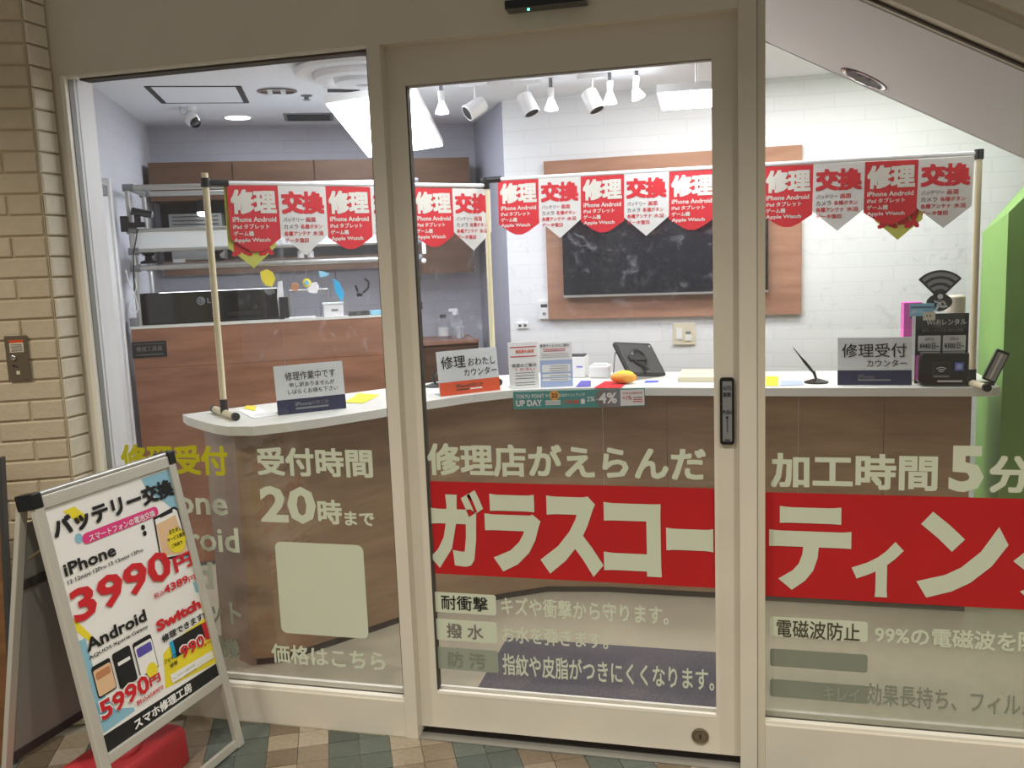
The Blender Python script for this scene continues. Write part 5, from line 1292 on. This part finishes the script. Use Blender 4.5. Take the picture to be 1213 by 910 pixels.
MB().obox(g(rl + .02, RY0 - .006, 1.655), GX * (rr_ - rl - .02), GY * .012, UZ * .095).build('shelf_apron', 'white_board', rk)
for zz in (1.652, 1.753): MB().tube(g(rl, RY0 - .004, zz), g(rr_, RY0 - .004, zz), .010).build('rail', 'aluminium', rk, smooth=True)
MB().obox(g(rl + .02, RY0 + .01, 1.66), GX * (rr_ - rl - .02), GY * .40, UZ * .01).build('shelf_board', 'white_board', rk)
MB().obox(g(rl + .02, RY0 + .02, 1.583), GX * (rr_ - rl - .02), GY * .38, UZ * .004).build('shelf_board', 'clear_plastic', rk)
bl_ = bpy.data.lights.new('rack_strip_light', 'AREA'); bl_.shape = 'RECTANGLE'; bl_.size = 1.3; bl_.size_y = .04; bl_.energy = 5; bl_.color = COOL
bo_ = bpy.data.objects.new('rack_strip_light', bl_); C.objects.link(bo_); bo_.location = g(-1.37, RY0 + .2, 1.55); bo_.rotation_euler = (math.radians(20), 0, G)
# webcam on the rack
q = gat(158, 262, RY0 - .02); wc = thing('rack_camera', tuple(q), 'black camera clamped to the left upright of the pipe rack', 'camera')
a = q.dot(GX)
def gp_(x, y, b): r = gat(x, y, b); return g(r.dot(GX), b, r.z)
MB().cbox(gp_(147.5, 265.5, RY0 - .02), GX * .035, GY * .03, UZ * .078).build('clamp', 'black', wc, bevel=.003)
MB().cbox(gp_(161, 266.5, RY0 - .02), GX * .09, GY * .02, UZ * .026).build('arm', 'black', wc, bevel=.004)
MB().cbox(gp_(163, 260, RY0 - .02), GX * .03, GY * .02, UZ * .05).build('neck', 'black', wc, bevel=.003)
c0, c1 = gp_(156, 250, RY0 - .03), gp_(180, 254.5, RY0 - .03)
MB().tube(c0, c1, .019).build('camera_body', 'black_gloss', wc, smooth=True)
MB().lathe(c1, c1 - c0, [(.018, 0), (.014, .006)], 14).build('lens', 'grey_plastic', wc, smooth=True)
MB().path([gp_(163, 271, RY0 - .02), gp_(161, 285, RY0 - .02), gp_(158, 300, RY0 - .02), gp_(159, 345, RY0 - .02)], .003).build('cable', 'black', wc)
# white cable coil hanging left
t = thing('cable_coil', tuple(gp_(152, 330, RY0)), 'white cable loops hanging at the left side of the pipe rack', 'cable')
pts = [(149, 320), (152, 332), (160, 350), (164, 366), (158, 376), (153, 366), (158, 352), (162, 340), (160, 330)]
MB().path([gp_(x, y, RY0 - .02) for x, y in pts], .003).build('cable_loop', 'white_plastic', t, smooth=True)
t = thing('power_plug', tuple(gp_(158, 383, RY0)), 'grey adapter plug standing at the left end of the workbench top', 'plug')
q = gp_(158, 383, BY + .04); MB().cbox(V((q.x, q.y, BZ + .012 + .022)), GX * .03, GY * .03, UZ * .042).build('plug_body', 'grey_plastic', t, bevel=.003)
# black round items on the shelf: fan heads
for (x, y), lab in (((178, 326), 'black round lamp head on the pipe shelf at the left'), ((258, 322), 'black round lamp head on the pipe shelf behind the cream pole')):
    q = gp_(x, y, RY0 + .12); t = thing('shelf_fan', tuple(q), lab, 'fan')
    MB().lathe(V((q.x, q.y, 1.5875)), UZ, [(.04, 0), (.042, .012), (.02, .02), (.018, .035)], 18).build('base', 'black', t, smooth=True)
    MB().ball(V((q.x, q.y, 1.668)), .05, (1, .8, .95)).build('head', 'black_gloss', t, smooth=True)
    for dz in (.015, .0): MB().cbox(V((q.x, q.y, 1.672 + dz)) - GY * .045 + GX * .012, GX * .012, GY * .006, UZ * .007).build('white_bar', 'white_plastic', t)  # two small white bars on the front of the head
# bins and small things on the clear shelf
for i, (x, y, c, lab) in enumerate(((206, 320, 'white_plastic', 'small white case on the clear pipe shelf left of the cream pole'), (298, 318, 'white_plastic', 'small white case on the clear pipe shelf below the yellow pennant'))):
    q = gp_(x, y, RY0 + .06); t = thing('shelf_case', tuple(q), lab, 'case'); MB().obox(V((q.x, q.y, 1.5875)), GX * .055, GY * .04, UZ * .018).build('lid_box', c, t, bevel=.002)
for i, x in enumerate((357, 368.5)):
    q = gp_(x, 312, RY0 + .05); t = thing('shelf_bottle', tuple(q), ('left' if i == 0 else 'right') + ' one of two small white caps on the clear shelf', 'bottle')
    MB().lathe(V((q.x, q.y, 1.5875)), UZ, [(.018, 0), (.018, .03), (.01, .04), (.01, .045)], 14).build('bottle_body', 'white_plastic', t, smooth=True)
# hanging tools and items under the lower rail
def hang(name, label, cat, top, build, m='white_plastic'):
    q = gp_(top[0], top[1], RY0); q = V((q.x, q.y, 1.555)); t = thing(name, tuple(q), label, cat)
    build(t, q); return t
HY = RY0
def shp(t, pts, m, nm, th=.02, b=None):
    b = HY if b is None else b
    MB().prism([gp_(x, y, b) for x, y in pts], GY * th).build(nm, m, t, bevel=.002)
def str_(t, a, b, m='grey_plastic'): MB().tube(gp_(*a, HY + .008), gp_(*b, HY + .008), .002, seg=6).build('cord', m, t)
def f(t, q): str_(t, (314, 322), (316, 326)); shp(t, [(308, 322), (316, 319), (323, 323), (326, 331), (322, 340), (314, 338), (309, 331)], 'yellow', 'brush_body', .05); shp(t, [(309, 341), (322, 339), (326, 347), (318, 350)], 'clear_plastic', 'bag')
hang('yellow_brush', 'yellow rounded tool hanging below the pipe shelf', 'tool', (314, 322), f)
def f(t, q): str_(t, (332, 320), (332, 334)); shp(t, [(329, 334), (334, 333), (336, 352), (335, 376), (331, 376), (328, 352)], 'white_plastic', 'tool_body', .03)
hang('white_handle_tool', 'long white handled tool hanging left of the brown disc', 'tool', (331, 322), f)
def f(t, q):
    str_(t, (350, 319), (347, 333)); c = gp_(349.5, 340, HY + .01); MB().lathe(c, -GY, [(.020, 0), (.022, .01), (.02, .02), (.006, .02)], 18).build('disc', 'brown_item', t, smooth=True)
hang('brown_tape_disc', 'brown round disc hanging on a cord below the pipe shelf', 'tape', (349, 321), f)
def f(t, q):
    str_(t, (362, 319), (363, 329)); c = gp_(363.5, 335, HY + .01); MB().lathe(c, -GY, [(.021, 0), (.023, .008), (.02, .02), (.012, .022)], 18).build('rim', 'yellow', t, smooth=True)
    MB().lathe(c - GY * .021, -GY, [(.013, 0), (.012, .004)], 14).build('face', 'pale_blue', t)
hang('yellow_roll', 'yellow rimmed round roll hanging below the pipe shelf', 'tape', (363, 321), f)
def f(t, q): str_(t, (370, 320), (370, 334)); shp(t, [(366, 336), (375, 334), (378, 341), (375, 348), (366, 347), (363, 342)], 'white_plastic', 'pad', .03)
hang('white_pad', 'white rounded pad hanging right of the yellow roll', 'pad', (370, 321), f)
def f(t, q): str_(t, (397, 322), (398, 330), 'black'); shp(t, [(394, 330), (402, 335), (408, 349), (405, 358), (397, 346)], 'cyan', 'flag', .006)
hang('blue_cutter', 'bright blue pointed tool hanging at the right of the pipe shelf', 'tool', (398, 323), f)
def f(t, q):
    pts = [(421, 338), (424, 346), (430, 347), (436, 341), (437, 334), (432, 330)]
    MB().path([gp_(x, y, HY) for x, y in pts], .006).build('headband', 'black', t, smooth=True)
    MB().cbox(gp_(426, 349, HY), GX * .03, GY * .02, UZ * .02).build('ear_pad', 'black', t, bevel=.003)
hang('headset', 'black headset hanging at the right end of the pipe shelf', 'headset', (430, 330), f)
def f(t, q): str_(t, (381, 324), (381, 340)); shp(t, [(377, 321), (384, 322), (390, 324), (388, 327), (379, 329)], 'pale_blue', 'clip_head', .02); str_(t, (381, 328), (380, 375))
hang('pale_clip_lamp', 'pale blue clip arm rising beside the white container', 'clip', (381, 322), f)
# things on the bench top
def bench_box(name, label, cat, l, r, t_, b, m, dep=.06, y0=BY + .012):
    p, q = gp_(l, b, y0), gp_(r, b, y0); zt2 = gp_((l + r) / 2, t_, y0).z
    t = thing(name, tuple(p), label, cat); z0_ = BZ + .0125
    MB().obox(V((p.x, p.y, z0_)), GX * (q - p).dot(GX), GY * dep, UZ * (zt2 - z0_)).build('body', m, t, bevel=.002)
    return t, p, q, z0_, zt2
t, p, q, a, b = bench_box('white_container', 'white container with a label on the bench top below the blue tool', 'container', 384, 407.5, 360, 378, 'white_plastic')
MB().obox(V((p.x, p.y, b)) - GX * .004 - GY * .004, GX * ((q - p).dot(GX) + .008), GY * .068, UZ * .006).build('lid', 'white_board', t)
hb = Print(V((p.x, p.y, a)) - GY * .0005, GX, UZ); hb.rect(.04, .075, .03, .04, 'grey_plastic', 1); hb.build(t, 'label_print')
bench_box('dark_case', 'dark flat case on the bench top beside the white container', 'case', 413, 438, 368.5, 374.5, 'dark_grey', .05)
bench_box('blue_case', 'light blue flat case at the right of the bench top', 'case', 439, 452, 368, 373.5, 'pale_blue', .05)
bench_box('keyboard', 'white keyboard edge lying on the bench top left of the container', 'keyboard', 337, 374, 375.5, 379.5, 'white_plastic', .05)
bench_box('black_equipment', 'black equipment box behind the bench right of the monitor', 'equipment', 332, 343, 352, 380, 'black_matt', .04)
# pale equipment frame (microscope stand)
t = thing('microscope_stand', tuple(gp_(352, 378, BY + .2)), 'silver rectangular frame behind the hanging tools', 'frame')
for a_, b_ in (((343, 345), (388, 343)), ((388, 343), (390, 372)), ((343, 345), (345, 374))): MB().tube(gp_(*a_, BY + .22), gp_(*b_, BY + .22), .007).build('bar', 'aluminium', t, smooth=True)
q = gp_(345, 374, BY + .22); q2 = gp_(390, 372, BY + .22)
for p in (q, q2): MB().tube(V((p.x, p.y, 1.011)), p, .007).build('bar', 'aluminium', t, smooth=True)
# lower equipment at the right end of the rack: white lamp parts
t = thing('clamp_lamp', tuple(gp_(500, 300, RY0)), 'white clamp arm at the right upright of the pipe rack', 'clamp')
MB().cbox(gp_(502, 292, RY0 - .02), GX * .02, GY * .03, UZ * .08).build('arm', 'white_plastic', t, bevel=.003)
MB().ball(gp_(502, 309, RY0 - .03), .014).build('knob', 'white_plastic', t, smooth=True)
MB().path([gp_(499, 315, RY0 - .02), gp_(497, 340, RY0 - .02), gp_(498, 368, RY0 - .02)], .003).build('cable', 'black', t)
MB().cbox(gp_(498.5, 362, RY0 - .02), GX * .015, GY * .02, UZ * .04).build('switch_box', 'black', t)

# rear wall cabinets
cab = thing('wall_cabinet', tuple(g(-2.1, BWY, 1.46)), 'brown wood wall cabinets across the rear wall of the work room', 'cabinet')
cl = -2.115; crx = -.2; CD = .30; zt1_ = gat(400, 189, BWY - CD).z; zb_ = gat(520, 324, BWY - CD).z
zm0 = gat(300, 236, BWY - CD).z; zm1 = gat(300, 306, BWY - CD).z
crx = gat(556, 200, BWY - CD).dot(GX)
MB().obox(g(cl, BWY - CD, zm0), GX * (crx - cl), GY * (CD - .002), UZ * (zt1_ - zm0)).build('upper_box', 'cabinet_wood', cab)
for i in range(4):
    a = cl + (crx - cl) * i / 4; MB().obox(g(a + .003, BWY - CD - .016, zm0 + .003), GX * ((crx - cl) / 4 - .006), GY * .016, UZ * (zt1_ - zm0 - .006)).build('cabinet_door', 'cabinet_wood', cab)
xr_ = gat(487, 280, BWY - CD).dot(GX)
MB().obox(g(xr_, BWY - CD, zb_), GX * (crx - xr_), GY * (CD - .002), UZ * (zm0 - zb_ - .001)).build('lower_box', 'cabinet_wood', cab)
xl_ = gat(195, 320, BWY - CD).dot(GX)
MB().obox(g(xl_, BWY - CD, zb_ + .05), GX * (xr_ - xl_ - .001), GY * (CD - .002), UZ * (zm1 - zb_ - .05)).build('lower_box', 'cabinet_wood', cab)
MB().obox(g(cl, BWY - .02, zm1), GX * (xr_ - cl), GY * .018, UZ * (zm0 - zm1)).build('niche_back', 'dark_grey', cab)
ac = thing('air_conditioner', tuple(g(-1.98, BWY - .3, zm1)), 'beige air conditioner grille in the dark niche behind the cream pole', 'air conditioner')
q0, q1 = gat(199, 260, BWY - .28), gat(262, 260, BWY - .28); za, zb2 = gat(230, 253, BWY - .28).z, gat(230, 271, BWY - .28).z
MB().obox(g(q0.dot(GX), BWY - .26, zm1 + .001), GX * (q1 - q0).dot(GX), GY * .2, UZ * (za - zm1)).build('casing', 'grey_panel', ac, bevel=.004)
for i in range(4): MB().obox(g(q0.dot(GX) + .02, BWY - .266, za - .02 - i * .022), GX * ((q1 - q0).dot(GX) - .04), GY * .006, UZ * .006).build('louvre', 'dark_grey', ac)
q = gat(240, 246, BWY - .35)
t = thing('rear_spot', tuple(g(q.dot(GX), BWY - .36, zm0)), 'small black spotlight with a glowing face under the rear cabinet', 'spotlight')
c = g(q.dot(GX), BWY - .345, zm0)
MB().tube(V((c.x, c.y, zm0 - .0)), V((c.x, c.y, zm0 - .07)), .03).build('housing', 'black', t, smooth=True)
MB().lathe(V((c.x, c.y, zm0 - .07)), -UZ, [(.035, 0), (.03, .02), (.01, .026)], 18).build('lamp', 'down_glow', t, smooth=True)
# low cabinet at the right rear, bottles on it
lc0 = gat(503, 404, BWY - .38); lc1 = gat(566, 404, BWY - .38); lz = gat(530, 404, BWY - .4).z
low = thing('low_cabinet', tuple(g(lc0.dot(GX), BWY - .4)), 'brown low cabinet against the rear wall below the white bottles', 'cabinet')
lx0, lx1 = -.75, min(-.15, lc1.dot(GX))
MB().obox(g(lx0, BWY - .4, .04), GX * (lx1 - lx0), GY * .398, UZ * (lz - .06)).build('cabinet_body', 'cabinet_wood', low)
MB().obox(g(lx0 - .01, BWY - .415, lz - .02), GX * (lx1 - lx0 + .01), GY * .41, UZ * .02).build('cabinet_top', 'bench_wood', low)
for i in range(2): MB().obox(g(lx0 + .004 + i * (lx1 - lx0) / 2, BWY - .414, .06), GX * ((lx1 - lx0) / 2 - .008), GY * .014, UZ * (lz - .1)).build('cabinet_door', 'cabinet_wood', low)
for (x, w2, h2, m_, lab, nm) in ((526, .034, .135, 'clear_plastic', 'clear bottle with a dark cap on the low cabinet, left of the spray bottle', 'bottle'), (541, .036, .15, 'clear_plastic', 'tall clear spray bottle on the low cabinet', 'spray_bottle'), (547, .028, .09, 'white_plastic', 'short white jar right of the spray bottle on the low cabinet', 'jar')):
    q = gat(x, 402, BWY - .25); q = g(q.dot(GX), BWY - .25 + (.05 if nm == 'jar' else 0), lz + .001); t = thing(nm, tuple(q), lab, 'bottle')
    MB().lathe(q, UZ, [(w2, 0), (w2, h2 * .7), (w2 * .5, h2 * .82), (w2 * .45, h2)], 18).build('bottle_body', m_, t, smooth=True)
    MB().lathe(q + UZ * h2, UZ, [(w2 * .6, 0), (w2 * .6, .02)], 14).build('cap', 'dark_grey' if nm == 'bottle' else 'white_plastic', t, smooth=True)
    if nm == 'spray_bottle': MB().cbox(q + UZ * (h2 + .03) - GX * .015, GX * .06, GY * .016, UZ * .02).build('spray_head', 'white_plastic', t, bevel=.003)
    if nm == 'bottle': MB().lathe(q + UZ * .02, UZ, [(w2 * 1.02, 0), (w2 * 1.02, h2 * .4)], 18).build('bottle_label', 'sign_white', t, smooth=True)

# left wall door with closer
dl0 = onplane(111, 300, GX * LWX, GX).dot(GY); dl1 = onplane(126.6, 219, GX * (LWX + .03), GX)
dy1 = dl1.dot(GY); dzt_ = dl1.z
dr2 = thing('door_2', tuple(g(LWX, 1.45)), kind='structure')
MB().obox(g(LWX, 1.45, 0), GX * .03, GY * (dy1 - 1.45), UZ * dzt_).build('door_leaf', 'white_paint', dr2, bevel=.002)
MB().obox(g(LWX, dy1 + .003, 0), GX * .04, GY * .04, UZ * (dzt_ + .03)).build('door_frame', 'white_plastic', dr2)
q = onplane(121, 224, GX * (LWX + .045), GX)
MB().obox(g(LWX + .03, q.dot(GY) - .08, q.z - .03), GX * .03, GY * .12, UZ * .05).build('door_closer', 'grey_plastic', dr2, bevel=.004)
# inner lining beside the window

# floor mat inside the door
mp = [az(566, 818, 0), az(601, 758, 0), az(848, 768, 0)]
mat_pts = [V((mp[0].x - .0, .13, .001)), V((mp[1].x, mp[1].y, .001)), V((.035, mp[1].y, .001)), V((.035, .13, .001))]
o = MB().prism(mat_pts, (0, 0, .008)).build('door_mat', 'carpet'); o['label'] = 'dark purple-grey door mat on the shop floor inside the sliding door'; o['category'] = 'mat'

# tidy helper properties, groups
GR = {'counter_sign': 'desk signs on the counter', 'notice_stand': 'notices in clear stands', 'banner_stand': 'pipe stands carrying the pennants', 'flag_bunting': 'strings of repair pennants',
      'flat_leaflet': 'leaflets lying on the counter', 'spotlight': 'white cylinder spotlights', 'bare_spot_bulb': 'glowing bulbs under the ceiling', 'hanging_light': 'hanging light panels',
      'ceiling_hatch': 'ceiling hatches', 'ceiling_vent': 'ceiling vents', 'shelf_fan': 'black round heads on the pipe shelf', 'shelf_case': 'white cases on the pipe shelf', 'shelf_bottle': 'white caps on the pipe shelf', 'clear_sheet': 'clear vinyl sheets'}
for o in bpy.data.objects:
    b_ = o.name.split('.')[0]
    if b_ in GR and o.parent is None: o['group'] = GR[b_]
    if b_ in ('poster_print', 'plate_print', 'strip_print', 'board_print'): o['kind'] = 'stuff'
for o in bpy.data.objects:
    if '_loc' in o: del o['_loc']
